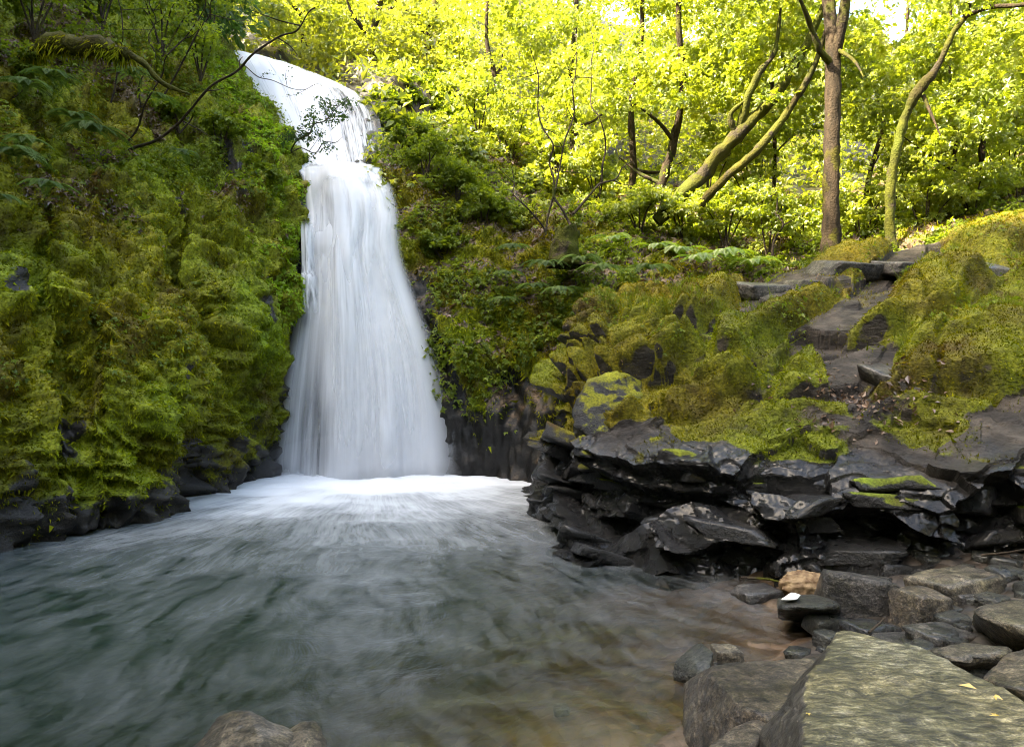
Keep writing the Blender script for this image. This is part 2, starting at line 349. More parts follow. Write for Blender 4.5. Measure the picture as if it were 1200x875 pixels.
# finer sampling where it shows: compress the top rows
tt = np.linspace(0, 1, NV)**1.12
G = np.stack([np.stack([np.interp(tt, np.linspace(0, 1, NV), G[i, :, k]) for k in range(3)], -1) for i in range(NU)])
Nn = gnormals(G)
if np.mean(Nn[:, :, 0]) < 0: Nn = -Nn
q = G.reshape(-1, 3)
drape = fbm(q*np.array([1, 1, .45]), 1.5, 4, 1)*.22+ridged(q*np.array([1, 1, .6]), .7, 2, 2)*.13
rough = fbm(q, 4.5, 3, 3)*.085+ridged(q, 3., 2, 14)*.03
cush = np.abs(fbm(q*np.array([1, 1, .7]), 3.1, 2, 5))*.12
amp = np.where(q[:, 2] > 12, 2., 1.6)
su = np.repeat(np.concatenate([[0], np.cumsum(np.linalg.norm(np.diff(G[:, 60, :2], axis=0), axis=1))]), NV)
rg = (0, su.max(), -2, 3.2); wv = q[:, 2]+fbm(q, 1.1, 3, 193)*.15; wu = su+fbm(q, 1.7, 3, 192)*.15
frac = fracture(wu, wv, .6, .45, .05, (-.1, .4), .15, 194, rg)+fracture(wu, wv, .26, .2, .04, (-.1, .5), .2, 196, rg)
disp = (drape+rough+cush)*amp+frac*sstep(2.0, 1.0, q[:, 2])
G = G+Nn*disp.reshape(NU, NV, 1)
# dark overhang where the brown hanging rock sticks out of the moss
c0 = P(243, 350, 11.5); dd = np.linalg.norm((G-c0)/np.array([.55, .8, .75]), axis=-1)
G = G+np.array([.22, -.32, -.05])*(sstep(1.2, .2, dd)*(1+.6*fbm(G.reshape(-1, 3), 3., 3, 91).reshape(G.shape[:2])))[..., None]
Nc = gnormals(G)
if np.mean(Nc[:, :, 0]) < 0: Nc = -Nc
q = G.reshape(-1, 3); pxx, pyy = PX(q)
mossv = np.clip(.95-.9*sstep(1.25, .1, q[:, 2]+fbm(q, 1.3, 3, 7)*.7), 0, 1)
mossv -= .8*sstep(.38, .7, fbm(q, .8, 3, 9)-.25*sstep(4, 0, q[:, 2]))                  # bare pockets
edge = np.zeros((NU, NV)); edge[:, :] = np.linspace(0, 1, NU)[:, None]
ed = (edge.ravel()*10-2)/8+fbm(q, 1.6, 3, 4)*.012
mossv -= 1.2*sstep(.872, .905, ed)*sstep(6.5, 5, q[:, 2])
mossv = np.clip(mossv, 0, 1)
soil = np.clip(sstep(.05, .4, fbm(q, .55, 3, 21))*sstep(4.2, 5.0, q[:, 2])*sstep(-4.9, -5.8, q[:, 0])*sstep(14.5, 13, q[:, 1]), 0, 1)
cliff = obj('cliff', q, gfaces(NU, NV), CLIFF_M, attrs={'moss': mossv, 'soil': soil}); tag(cliff, kind='structure')

inframe = lambda q, mg=140: (lambda a: ((a[0] > -mg) & (a[0] < 1200+mg) & (a[1] > -mg) & (a[1] < 875+mg) & (q[:, 1] > .5)).astype(float))(PX(q))
def near_w(q): return 1/np.maximum(np.linalg.norm(q-np.array([0, 0, 2.]), axis=1), 3.)**1.2
def moss_cover(name, G, N, mossv, n, L, Wd, lift=.55, drop=.6, label=None, rnds=.25, mat=None):
    q = G.reshape(-1, 3); w = (mossv**1.3)*inframe(q)*near_w(q)
    p, nn_ = sample_grid(G, n, w.reshape(G.shape[:2]), N)
    d = nn_*lift+np.array([0, 0, -drop])*(1-np.clip(nn_[:, 2:3], 0, 1))+rng.normal(size=(n, 3))*.38
    sc = rng.lognormal(0, .35, n)
    V, F = blades(p-nn_*.01, d, L*sc, Wd*sc)
    r = np.clip(.5+fbm(p, 6., 2, 33)*.5+rng.normal(0, rnds, n), 0, 1)
    o = obj(name, V, F, mat or MOSS_B, attrs={'rnd': np.repeat(r, 3)}, smooth=False); tag(o, label, 'moss', kind='stuff'); return o
moss_cover('moss', G, Nc, mossv, 370000, .042, .019, label='hanging green moss carpeting the tall shaded cliff')
CL, CLN, CLM = G, Nc, mossv

# low leafy plants (cress, oxalis) growing through the moss
def ground_leaves(name, G, N, w, n, size, mat, label, lobes=LOB3, stand=.05, cat='plants', up=.5, clump=None):
    q = G.reshape(-1, 3); p, nn_ = sample_grid(G, n, (w*inframe(q)*near_w(q)).reshape(G.shape[:2]), N)
    p = p+nn_*(rng.random((n, 1))*stand)
    d = nrm(nn_*.5+rng.normal(size=(n, 3))*.7+np.array([0, 0, -.25])); nn2 = nrm(nn_*.6+np.array([0, 0, up])+rng.normal(size=(n, 3))*.35)
    L = size*rng.lognormal(0, .3, n)
    V, F, ix = lobed(p, d, nn2, L, lobes)
    o = obj(name, V, F, mat, attrs={'rnd': rng.random(n)[ix]}, smooth=False); tag(o, label, cat, kind='stuff'); return o
q = CL.reshape(-1, 3)
wl = CLM*sstep(.02, .35, fbm(q, .9, 3, 41)+.25*sstep(2.5, 6, q[:, 2]))*sstep(1.2, 2.2, q[:, 2])
ground_leaves('undergrowth', CL, CLN, CLM*sstep(.70, .82, ed)*sstep(.93, .90, ed)*sstep(2.5, 4.5, q[:, 2])*sstep(-.3, .3, fbm(q, 1.3, 2, 42)), 12000, .065, LEAF_FRESH, 'fresh green leaves hanging down the cliff edge beside the falls')
ground_leaves('undergrowth', CL, CLN, wl, 13000, .045, LEAF_SHADE, 'small bright green leafy plants growing through the cliff moss')
wl = (1-CLM)*.25+soil*1.; wl = wl*sstep(3.4, 4.4, q[:, 2])*sstep(15, 13, q[:, 1])
ground_leaves('leaf_litter', CL, CLN, wl, 6000, .06, LITTER, 'brown dead leaves caught on the cliff ledges', LOB3, .02)
wl = sstep(.1, .4, fbm(q, .7, 3, 51))*sstep(4.5, 6, q[:, 2])
ground_leaves('undergrowth', CL, CLN, wl, 14000, .06, LEAF_SHADE, 'mixed leafy undergrowth on the upper shaded cliff', LOB3, .25)

# ------------------------------------------------------------------ rock wall behind the fall
wb = [[P(300, 600, 14.3), P(315, 480, 14.5), P(330, 380, 14.8), P(345, 290, 15.3), P(350, 235, 15.8), P(340, 200, 16.3), P(320, 165, 17.8), P(285, 100, 20.5), P(260, 75, 23)],
      [P(380, 600, 14.0), P(385, 480, 14.1), P(390, 380, 14.4), P(395, 290, 14.9), P(395, 235, 15.5), P(390, 204, 16.0), P(380, 165, 17.5), P(345, 112, 20), P(330, 92, 23)],
      [P(450, 600, 13.8), P(445, 480, 14), P(440, 380, 14.3), P(432, 290, 14.8), P(432, 235, 15.4), P(435, 206, 15.8), P(418, 165, 17.2), P(400, 120, 19.2), P(385, 106, 23)],
      [P(540, 600, 13.9), P(525, 480, 13.9), P(505, 380, 14.2), P(485, 290, 14.8), P(475, 235, 15.4), P(465, 206, 15.8), P(450, 165, 17.2), P(440, 122, 19.2), P(430, 104, 23)]]
G = loft(wb, 90, 190); N_ = gnormals(G)
if np.mean(N_[:, :, 1]) > 0: N_ = -N_
q = G.reshape(-1, 3)
G = G+N_*((ridged(q*np.array([1, 1, 1.6]), 1.1, 3, 6)*.12+fbm(q, 3, 3, 8)*.09).reshape(90, 190, 1))
tag(obj('waterfall_rock', G.reshape(-1, 3), gfaces(90, 190), ROCK_WET), kind='structure')

# ------------------------------------------------------------------ right bank (promontory beside the fall, slope behind the outcrop)
rb = [
 [P(470, 600, 14.4), P(462, 450, 14.6), P(455, 350, 15), P(450, 280, 15.4), P(446, 220, 16), P(445, 192, 16.8), P(450, 172, 18)],
 [P(530, 595, 13.4), P(514, 450, 13.5), P(494, 370, 13.9), P(474, 300, 14.4), P(460, 230, 15), P(456, 188, 15.8), P(462, 165, 17.2)],
 [P(580, 590, 13.1), P(572, 450, 13.3), P(562, 370, 13.7), P(550, 290, 14.4), P(538, 220, 15.4), P(530, 172, 16.8), P(540, 148, 19)],
 [P(650, 570, 12.6), P(648, 450, 12.9), P(642, 380, 13.3), P(635, 310, 14.2), P(625, 250, 15.5), P(612, 200, 17.5), P(600, 160, 21)],
 [P(740, 540, 12.1), P(740, 420, 12.4), P(736, 360, 12.9), P(730, 315, 13.8), P(725, 280, 15), P(720, 240, 17.5), P(710, 190, 22)],
 [P(860, 450, 12.0), P(860, 390, 12.2), P(860, 345, 12.7), P(860, 318, 13.5), P(860, 293, 15), P(860, 262, 18), P(860, 210, 24)],
 [P(1000, 420, 12.0), P(1000, 350, 12.3), P(1000, 315, 12.9), P(1000, 298, 14), P(1000, 278, 16), P(1000, 255, 19), P(1000, 205, 26)],
 [P(1150, 400, 12.0), P(1150, 325, 12.4), P(1150, 283, 13), P(1150, 262, 14), P(1150, 245, 16), P(1150, 222, 19), P(1150, 180, 27)],
 [P(1350, 380, 11.5), P(1350, 290, 12.3), P(1350, 245, 13), P(1350, 220, 14), P(1350, 195, 16), P(1350, 165, 19), P(1350, 120, 27)],
 [P(1750, 360, 10), P(1750, 260, 11), P(1750, 215, 12), P(1750, 190, 13.5), P(1750, 160, 16), P(1750, 130, 20), P(1750, 80, 28)]]
NU, NV = 260, 180
G = loft(rb, NU, NV); N_ = gnormals(G)
if np.mean(N_[:, :, 1]) > 0: N_ = -N_
q = G.reshape(-1, 3)
G = G+N_*((fbm(q*np.array([1, 1, .6]), 1.2, 4, 11)*.25+ridged(q, .8, 2, 12)*.10+fbm(q, 4.5, 3, 13)*.06).reshape(NU, NV, 1))
RN = gnormals(G)
if np.mean(RN[:, :, 1]) > 0: RN = -RN
q = G.reshape(-1, 3); px_, py_ = PX(q)
# moss on the steep wet wall, leafy soil on the flatter slope above
mo = np.clip(.95-.95*sstep(2.6, .6, q[:, 2]+fbm(q, 1.2, 3, 14)*.8)-1.1*sstep(505, 470, px_-(py_-230)*.2+fbm(q, 1.5, 2, 15)*14)*sstep(4.5, 3.5, q[:, 2]), 0, 1)  # moss cut low on the wall, recess shade put into the colour
slope_up = sstep(.35, .75, RN[:, :, 2].ravel()+fbm(q, .9, 2, 16)*.25)
mo = mo*(1-.8*slope_up)
tag(obj('bank', q, gfaces(NU, NV), BANK_M, attrs={'moss': mo, 'soil': slope_up*.9}), kind='structure')
moss_cover('moss', G, RN, mo, 150000, .070, .024, label='dark green moss hanging on the wall beside the falls')
RB, RBN, RBM = G, RN, mo
steep = 1-slope_up
ground_leaves('undergrowth', RB, RBN, sstep(.0, .3, fbm(q, .8, 3, 17))*sstep(.8, 2.2, q[:, 2])*sstep(18, 16, q[:, 1]), 17000, .075, LEAF_SHADE, 'low leafy plants covering the shaded bank beside the falls', LOB3, .22)
ground_leaves('undergrowth', RB, RBN, sstep(-.1, .25, fbm(q, .8, 3, 18))*sstep(14.6, 16, q[:, 1]), 20000, .11, LEAF_SUN, 'sunlit leafy ground cover on the forest slope', LOB3, .35)
ground_leaves('leaf_litter', RB, RBN, slope_up*sstep(.9, 2.2, q[:, 2]), 9000, .09, LITTER, 'brown fallen leaves and dead stems on the forest slope', LOB3, .03)

# ------------------------------------------------------------------ gorge and hillside behind
hs = [
 [P(-200, 120, 26), P(-200, 60, 27), P(-200, 0, 29), P(-200, -60, 33), P(-200, -120, 38), P(-200, -180, 46)],
 [P(230, 80, 23.5), P(235, 55, 25), P(240, 25, 27), P(245, -15, 31), P(250, -60, 37), P(250, -110, 45)],
 [P(340, 120, 22), P(345, 88, 23.5), P(350, 70, 26), P(350, 40, 30), P(350, 0, 36), P(350, -40, 44)],
 [P(425, 240, 17.6), P(432, 170, 18), P(432, 110, 19.3), P(425, 86, 21), P(425, 50, 26), P(420, -30, 38)],
 [P(485, 240, 17.7), P(485, 170, 18.4), P(486, 125, 19.6), P(482, 88, 21.5), P(480, 55, 26), P(480, -20, 38)],
 [P(545, 230, 18.4), P(545, 160, 19.6), P(545, 128, 21), P(545, 95, 23), P(545, 58, 27), P(545, -5, 38)],
 [P(620, 220, 19), P(620, 165, 21), P(620, 130, 23), P(620, 95, 26), P(620, 50, 31), P(620, 0, 40)],
 [P(800, 260, 19), P(800, 205, 22), P(800, 170, 25), P(800, 125, 30), P(800, 80, 36), P(800, 45, 46)],
 [P(1050, 250, 20), P(1050, 205, 24), P(1050, 170, 28), P(1050, 130, 33), P(1050, 90, 39), P(1050, 50, 48)],
 [P(1400, 220, 20), P(1400, 180, 24), P(1400, 150, 28), P(1400, 120, 33), P(1400, 80, 39), P(1400, 40, 48)],
 [P(1900, 200, 20), P(1900, 160, 24), P(1900, 130, 28), P(1900, 100, 33), P(1900, 60, 39), P(1900, 20, 48)]]
NU, NV = 170, 90
G = loft(hs, NU, NV); N_ = gnormals(G)
if np.mean(N_[:, :, 1]) > 0: N_ = -N_
q = G.reshape(-1, 3)
G = G+N_*((fbm(q, .6, 4, 22)*.35+fbm(q, 2.2, 3, 23)*.12).reshape(NU, NV, 1))
q = G.reshape(-1, 3); hx, hy = PX(q)
mo = np.clip(.5+fbm(q, .6, 3, 24)*.6, 0, 1)*.7
bare = np.exp(-(((hx-500)/45)**2+((hy-135)/35)**2))
tag(obj('hillside', q, gfaces(NU, NV), BANK_M, attrs={'moss': mo*(1-bare), 'soil': np.clip(fbm(q, .5, 2, 25)+.2, 0, 1)*.6}), kind='structure')
HS, HSN = G, N_
ground_leaves('undergrowth', HS, HSN, np.clip(bare*1.5, 0, 1)*sstep(-.15, .2, fbm(q, 1.1, 3, 26)), 6000, .12, LEAF_SHADE, 'creeping leaves added to darken the brown earth bank by the upper falls', LOB3, .12)  # leaves added to dim a bank that the sun lights here

# unseen gorge sides added behind and beside the camera to block sky light
dn = []
for a in np.linspace(-62, 128, 12):
    ca, sa = math.sin(math.radians(180-a)), math.cos(math.radians(180-a))
    dn.append([W(ca*r, sa*r, z) for r, z in ((9.5, -1.2), (11, 1.5), (13, 4), (16, 8), (20, 12), (26, 17))])
G = loft(dn, 70, 40); N_ = gnormals(G); q = G.reshape(-1, 3); G = G+N_*(fbm(q, .35, 3, 27).reshape(70, 40, 1)*.6); DN, DNN = G, N_
tag(obj('hillside', G.reshape(-1, 3), gfaces(70, 40), BANK_M, attrs={'moss': np.full(2800, .5), 'soil': np.full(2800, .4)}), kind='structure')

# ------------------------------------------------------------------ pool bed, shore and ground
def shore_x(Y): return np.interp(Y, [0, 2.2, 3.0, 3.65, 4.4, 4.9, 5.4, 6.3, 7, 16], [.6, .95, 1.15, 1.3, 1.55, 2.0, 2.4, 2.4, 2.6, 4])
def bed_z(X, Y):
    d = X-shore_x(Y)
    z = np.where(d > 0, d*.22, d*.16)
    z = np.clip(z, -1.1, .55)
    near = np.exp(-((Y-2.6)/1.1)**2)*.35                # shallow shelf by the bottom boulder
    z = np.where(d < 0, np.maximum(z, -1.1)+near*sstep(-4.5, -.5, d)*.5, z)
    return z
gx = np.linspace(-11, 11, 230); gy = np.linspace(.2, 15.5, 200)
X, Y = np.meshgrid(gx, gy, indexing='ij'); Z = bed_z(X, Y)
G = np.stack([X, Y, Z], -1); q = G.reshape(-1, 3)
G[..., 2] += (fbm(q, 1.7, 3, 30)*.06+np.abs(fbm(q, 5, 3, 31))*.05).reshape(X.shape)
m = M('stream_bed'); vo = m.voro(7.5); vb = m.voro(3.2)
c = m.ramp(m.mixc(.7, m.mixc(.5, vo.outputs['Color'], vb.outputs['Color']), m.ramp(m.noise(7, 6, .7), [(.35, 0.), (.65, 1.)])), [(.25, (.024, .017, .009)), (.5, (.075, .050, .025)), (.75, (.12, .08, .045))])
c = m.mixc(m.ramp(m.noise(.8, 3), [(.4, 0), (.62, .65)]), c, (.085, .042, .016))
c = m.mixc(m.ramp(m.n('SeparateXYZ', {0: m.pos()}).outputs[2], [(0., 0.), (.06, 1.)]), c, m.mixc(1., c, (.30, .34, .40), 'MULTIPLY'))
hh = m.math('SUBTRACT', 1., vo.outputs['Distance'])
BED_M = m.done(m.bsdf(color=c, rough=.7, normal=m.bump(hh, .9, .08)))
tag(obj('stream_bed', G.reshape(-1, 3), gfaces(*X.shape), BED_M), kind='structure')
BED = G
m = M('ground_soil'); GR = m.done(m.bsdf(color=m.ramp(m.noise(.4, 5), [(.4, (.03, .035, .012)), (.6, (.06, .05, .03))]), rough=.95))
gg = np.linspace(-300, 300, 41); X, Y = np.meshgrid(gg, gg, indexing='ij')
tag(obj('ground', np.stack([X, Y, np.full_like(X, -2.0)], -1).reshape(-1, 3), gfaces(41, 41), GR), kind='structure')

# ------------------------------------------------------------------ pool water
gx = np.linspace(-8.5, 6, 300); gy = np.linspace(.6, 15, 300)
X, Y = np.meshgrid(gx, gy, indexing='ij'); q = np.stack([X, Y, X*0], -1).reshape(-1, 3)
FB = np.array([-2.85, 13.1])
rr = np.hypot((X-FB[0])*.85, (Y-FB[1])).ravel(); th = np.arctan2(X-FB[0], FB[1]-Y+.6).ravel()
wob = fbm(q*np.array([.8, 1.3, 1]), .8, 3, 40)
Z = .012*fbm(q*np.array([.55, 1.4, 1]), 1.6, 3, 41)+.06*np.exp(-((rr-.8)/1.0)**2)*(1+.8*fbm(q, 1.8, 3, 45))+.035*wob*np.exp(-rr/5)
depth = np.clip(-bed_z(X, Y).ravel()+fbm(q, 1.7, 3, 30)*-.06, 0, 2)
foam = np.exp(-np.maximum(rr-1.5+wob*.9, 0)/2.4)
fx = rr*.8+.25*wob; fy = th*4.2+.10*fbm(q, .7, 2, 44)
m = M('pool_water')
fvec = m.n('CombineXYZ', {0: m.at('fx'), 1: m.at('fy'), 2: 0.}).outputs[0]
st1 = m.noise(1.8, 7, .68, stretch=(1.0, 3.2, 1), vec=fvec, dist=.12)
st2 = m.noise(7., 5, .66, stretch=(.5, 2.8, 1), vec=fvec, dist=.1)
pol = m.n('CombineXYZ', {0: m.math('MULTIPLY', m.at('th'), 5.), 1: m.math('MULTIPLY', m.at('rr'), .7), 2: 0.}).outputs[0]
st3 = m.noise(1.6, 6, .6, vec=pol, dist=.6)
fm = m.at('foam')
streak = m.math('ADD', m.math('MULTIPLY', st1, .6), m.math('MULTIPLY', st2, .4))
strk = m.math('ADD', m.math('MULTIPLY', streak, m.math('SUBTRACT', 1., m.math('MULTIPLY', fm, .6))), m.math('MULTIPLY', st3, m.math('MULTIPLY', fm, .6)))
# foam cover: full at the foot of the fall, thin streaks away from it
thr = m.math('SUBTRACT', .44, m.math('MULTIPLY', fm, .40))
cov = m.math('MULTIPLY', m.math('SUBTRACT', strk, thr), 3.0, clamp=True)
cov = m.math('MULTIPLY', m.math('POWER', cov, .9), m.math('ADD', .055, m.math('MULTIPLY', fm, .94)), clamp=True)
veil = m.math('MULTIPLY', m.ramp(st1, [(.36, 0.), (.68, .010)]), 1.)
cov = m.math('MAXIMUM', cov, veil)
foamsh = m.n('BsdfDiffuse', {'Color': (.68, .71, .74)})
murk = m.n('BsdfDiffuse', {'Color': m.mixc(m.at('murk'), (.008, .0075, .004), (.004, .018, .012))})
thru = m.n('BsdfTransparent', {'Color': (.80, .74, .60)})
hgt = m.math('ADD', m.math('MULTIPLY', st2, .6), m.noise(5, 4, .6, stretch=(1, 2, 1), vec=fvec))
nb = m.bump(hgt, .2, .06)
gl = m.n('BsdfGlossy', {'Color': (1, 1, 1), 'Roughness': .22, 'Normal': nb})
fr = m.n('Fresnel', {'IOR': 1.33, 'Normal': nb})
body = m.n('MixShader', {0: m.math('POWER', m.at('murk'), .8), 1: thru.outputs[0], 2: murk.outputs[0]})
wat = m.n('MixShader', {0: fr.outputs[0], 1: body.outputs[0], 2: gl.outputs[0]})
fin = m.n('MixShader', {0: cov, 1: wat.outputs[0], 2: foamsh.outputs[0]})
WATER = m.done(fin.outputs[0])
q[:, 2] = Z
tag(obj('water', q, gfaces(300, 300), WATER, attrs={'rr': rr, 'th': th, 'foam': foam, 'fx': fx, 'fy': fy, 'murk': 1-np.exp(-depth*2.1)}), kind='structure')

# ------------------------------------------------------------------ waterfall
def fall_mat(name, lo, hi, sx, sy, col=(.72, .74, .77), fine=.35):
    m = M(name); v = m.n('CombineXYZ', {0: m.math('MULTIPLY', m.at('fu'), sx), 1: m.math('MULTIPLY', m.at('fv'), sy), 2: m.at('lay')}).outputs[0]
    a = m.noise(1., 2, .5, vec=v, dist=.15); b = m.noise(5.5, 3, .55, vec=v)
    f = m.math('ADD', m.math('MULTIPLY', a, 1-fine), m.math('MULTIPLY', b, fine))
    al = m.n('MapRange', {'Value': f, 'From Min': lo, 'From Max': hi, 'To Min': 0., 'To Max': 1.}, interpolation_type='SMOOTHSTEP').outputs[0]
    al = m.math('ADD', al, m.math('MULTIPLY', m.at('body'), 1.)); al = m.math('MINIMUM', al, 1.)
    al = m.math('MULTIPLY', al, m.at('edge'), clamp=True)
    d = m.n('BsdfDiffuse', {'Color': col}); t = m.n('BsdfTranslucent', {'Color': col})
    w = m.n('MixShader', {0: .35, 1: d.outputs[0], 2: t.outputs[0]}); tr = m.n('BsdfTransparent')
    return m.done(m.n('MixShader', {0: al, 1: tr.outputs[0], 2: w.outputs[0]}).outputs[0])
FALL_LOW = fall_mat('silky_water', .36, .68, 6., .35, fine=.32)
FALL_UP = fall_mat('stranded_water', .36, .60, 13., .8, fine=.45)
fall = thing('waterfall', 'tall two tier waterfall dropping in white silky veils into the pool', 'waterfall', P(420, 558, 13.2))
def sheet(name, rows, nu, nv, mat, lay, disp=.1, bodyf=None, edgew=(.08, .08), top=0., bot=0., freq=(3, .6), shelf=False):
    L = catmull(np.array([r[0] for r in rows]), nv); R = catmull(np.array([r[1] for r in rows]), nv)
    u = np.linspace(0, 1, nu)[:, None, None]; G = L[None]*(1-u)+R[None]*u
    uu, vv = np.meshgrid(np.linspace(0, 1, nu), np.linspace(0, 1, nv), indexing='ij')
    bul = np.sin(np.pi*uu)*.35                         # convex towards the viewer
    cc = np.stack([uu*freq[0]+lay*3, vv*freq[1], np.full_like(uu, lay)], -1).reshape(-1, 3)
    n1 = fbm(cc, 1.5, 2, 60).reshape(uu.shape)
    sh = np.exp(-((vv-.27-.05*np.sin(uu*7))/.08)**2)*.20+np.exp(-((vv-.13-.04*np.cos(uu*9))/.05)**2)*.10 if shelf else 0.
    G[..., 1] -= bul+n1*disp*.7+sh
    G[..., 0] += fbm(cc, 1.5, 1, 61).reshape(uu.shape)*.05
    e = sstep(0, edgew[0], uu+n1*.03)*sstep(0, edgew[1], 1-uu-n1*.03)
    if top: e = e*sstep(0, top, vv)
    if bot: e = e*sstep(0, bot, 1-vv+n1*.02)
    b = bodyf(uu, vv, n1) if bodyf else np.full_like(uu, .1)
    wid = np.linalg.norm(R-L, axis=1).mean()
    return obj(name, G.reshape(-1, 3), gfaces(nu, nv), mat, fall,
               attrs={'fu': uu.ravel()*wid/3., 'fv': vv.ravel()*1.6, 'lay': np.full(uu.size, lay*1.7), 'edge': e.ravel(), 'body': b.ravel()})
def rowsP(t, dY=0.): return [(P(a, y, Y+dY), P(b, y2, Y2+dY)) for a, y, Y, b, y2, Y2 in t]
low = [(352, 196, 15.4, 454, 197, 15.3), (354, 225, 15.1, 466, 225, 15.0), (356, 262, 14.6, 472, 258, 14.7), (354, 300, 14.1, 475, 300, 14.2),
       (347, 350, 13.7, 491, 350, 13.8), (337, 400, 13.5, 509, 400, 13.5), (326, 460, 13.3, 525, 460, 13.3), (319, 510, 13.2, 533, 510, 13.2), (313, 575, 13.1, 538, 575, 13.1)]
def bl(uu, vv, n1):
    hole = np.exp(-(((uu-.27)/.11)**2+((vv-.84)/.16)**2))*.9+np.exp(-(((uu-.12)/.10)**2+((vv-.47)/.05)**2))*.5
    return np.clip(.55+.35*np.exp(-((uu-.55)/.35)**2)+.25*n1-hole, 0, 1)
sheet('lower_veil', rowsP(low), 90, 160, FALL_LOW, 1., .14, bl, (.15, .15), .02, .07, shelf=True)
sheet('inner_veil', rowsP(low, .28), 60, 120, FALL_LOW, 2., .16, lambda u, v, n: np.clip(.35+.4*n-.35*np.exp(-(((u-.27)/.11)**2+((v-.85)/.14)**2)), 0, 1), (.10, .10), .02, .07, shelf=True)
lowf = [(r[0]+14, r[1], r[2]-.22, r[3]-10, r[4], r[5]-.22) for r in low[2:]]
sheet('front_veil', rowsP(lowf), 70, 120, FALL_LOW, 3., .22, lambda u, v, n: np.clip(-.25+.6*n+.35*np.exp(-((u-.5)/.22)**2)*(1-v), -.5, 1), (.25, .25), .2, .25)
bulge = [(370, 206, 15.1, 452, 206, 15.1), (366, 228, 14.7, 464, 226, 14.7), (364, 258, 14.3, 470, 255, 14.3), (362, 292, 13.95, 470, 290, 13.95), (356, 330, 13.7, 478, 322, 13.7), (352, 380, 13.5, 488, 372, 13.5)]
sheet('splash_shelf', rowsP(bulge), 70, 80, FALL_LOW, 4., .12, lambda u, v, n: np.clip(.3+.6*n, -.2, 1), (.2, .2), .2, .5, (4, 1))
side = [(352, 262, 14.2, 375, 262, 14.2), (354, 315, 14.0, 376, 315, 13.9), (352, 330, 13.8, 378, 330, 13.7), (352, 378, 13.6, 384, 378, 13.5)]
sheet('side_cascade', rowsP(side), 24, 60, FALL_UP, 5., .08, lambda u, v, n: np.clip(.1+.5*n, -.2, 1), (.3, .3), .1, .25)
up = [(272, 58, 20.8, 404, 100, 20.4), (282, 80, 19.6, 424, 112, 19.2), (296, 112, 18.6, 437, 134, 18.0), (314, 150, 17.5, 442, 165, 17.0), (334, 196, 16.3, 446, 200, 16.1)]
sheet('upper_veil', rowsP(up), 90, 90, FALL_UP, 6., .16, lambda u, v, n: np.clip(.62-.72*sstep(.5, .9, u)*sstep(.08, .35, v)+.3*n, 0, 1), (.03, .05), .0, .0)
sheet('upper_inner_veil', rowsP([(r[0], r[1], r[2]+.2, r[3], r[4], r[5]+.2) for r in up]), 60, 60, FALL_UP, 7., .18, lambda u, v, n: np.clip(.1-.5*sstep(.5, .95, u)+.4*n, -.3, 1), (.03, .10), .0, .0)
led = [(346, 190, 16.2, 446, 194, 15.9), (350, 198, 15.8, 456, 200, 15.5), (354, 208, 15.3, 462, 206, 15.2), (356, 222, 15.1, 466, 220, 15.0)]
sheet('ledge_veil', rowsP(led), 60, 40, FALL_UP, 8., .10, lambda u, v, n: np.clip(.45-.3*sstep(.6, 1, u)+.4*n, 0, 1), (.06, .10), .15, .2)

m = M('spray_mist'); vol = m.n('VolumePrincipled', {'Color': (.95, .97, 1.), 'Density': .12, 'Anisotropy': .2})
m.nt.links.new(vol.outputs[0], m.out.inputs['Volume']); MIST = m.m
def mist_ball(): 
    b = bmesh.new(); bmesh.ops.create_icosphere(b, subdivisions=4, radius=1); V = np.array([v.co for v in b.verts]); F = np.array([[v.index for v in f.verts] for f in b.faces]); b.free(); return V, F
V, F = mist_ball()
tag(obj('mist', V*np.array([1.95, .9, .8])+np.array([-2.85, 12.5, .1]), F, MIST), 'pale spray hanging at the foot of the falls', 'mist', kind='stuff')

# ------------------------------------------------------------------ rocks
def ico(sub):
    b = bmesh.new(); bmesh.ops.create_icosphere(b, subdivisions=sub, radius=1); b.verts.ensure_lookup_table()
    V = np.array([v.co for v in b.verts]); F = np.array([[v.index for v in f.verts] for f in b.faces]); b.free(); return V, F
ICO = {k: ico(k) for k in (3, 4, 5, 6)}
def hull_planes(pts):
    b = bmesh.new()
    for p in pts: b.verts.new(p)
    bmesh.ops.convex_hull(b, input=b.verts); b.normal_update()
    pl = np.array([[*f.normal, f.normal.dot(f.verts[0].co)] for f in b.faces]); b.free()
    key = np.unique(np.round(pl, 2), axis=0, return_index=True)[1]; return pl[key]
def hull_rock(pts, sub=4, soft=18., noise=.02, nf=3., seed=0):
    """rock whose facets are those of the convex hull of pts, edges worn, faces uneven"""
    pts = np.asarray(pts, float); c = pts.mean(0); ext = np.maximum(pts.max(0)-pts.min(0), 1e-3)/2
    pl = hull_planes(pts-c); D, F = ICO[sub]; d = nrm(D*ext)
    den = d@pl[:, :3].T; r = np.where(den > 1e-4, pl[:, 3]/np.maximum(den, 1e-4), 1e3)
    k = soft/ext.mean(); rm = r.min(1); r = rm-np.log(np.exp(-k*np.clip(r-rm[:, None], 0, 50)).sum(1))/k
    V = c+d*np.maximum(r, .15*rm)[:, None]
    n = fbm(V, nf/ext.mean()*.5, 4, seed)*noise+ridged(V*np.array([1, 1, 1.8]), nf/ext.mean()*.9, 2, seed+3)*noise*.35
    return V+d*n[:, None]*ext.mean()*2, F
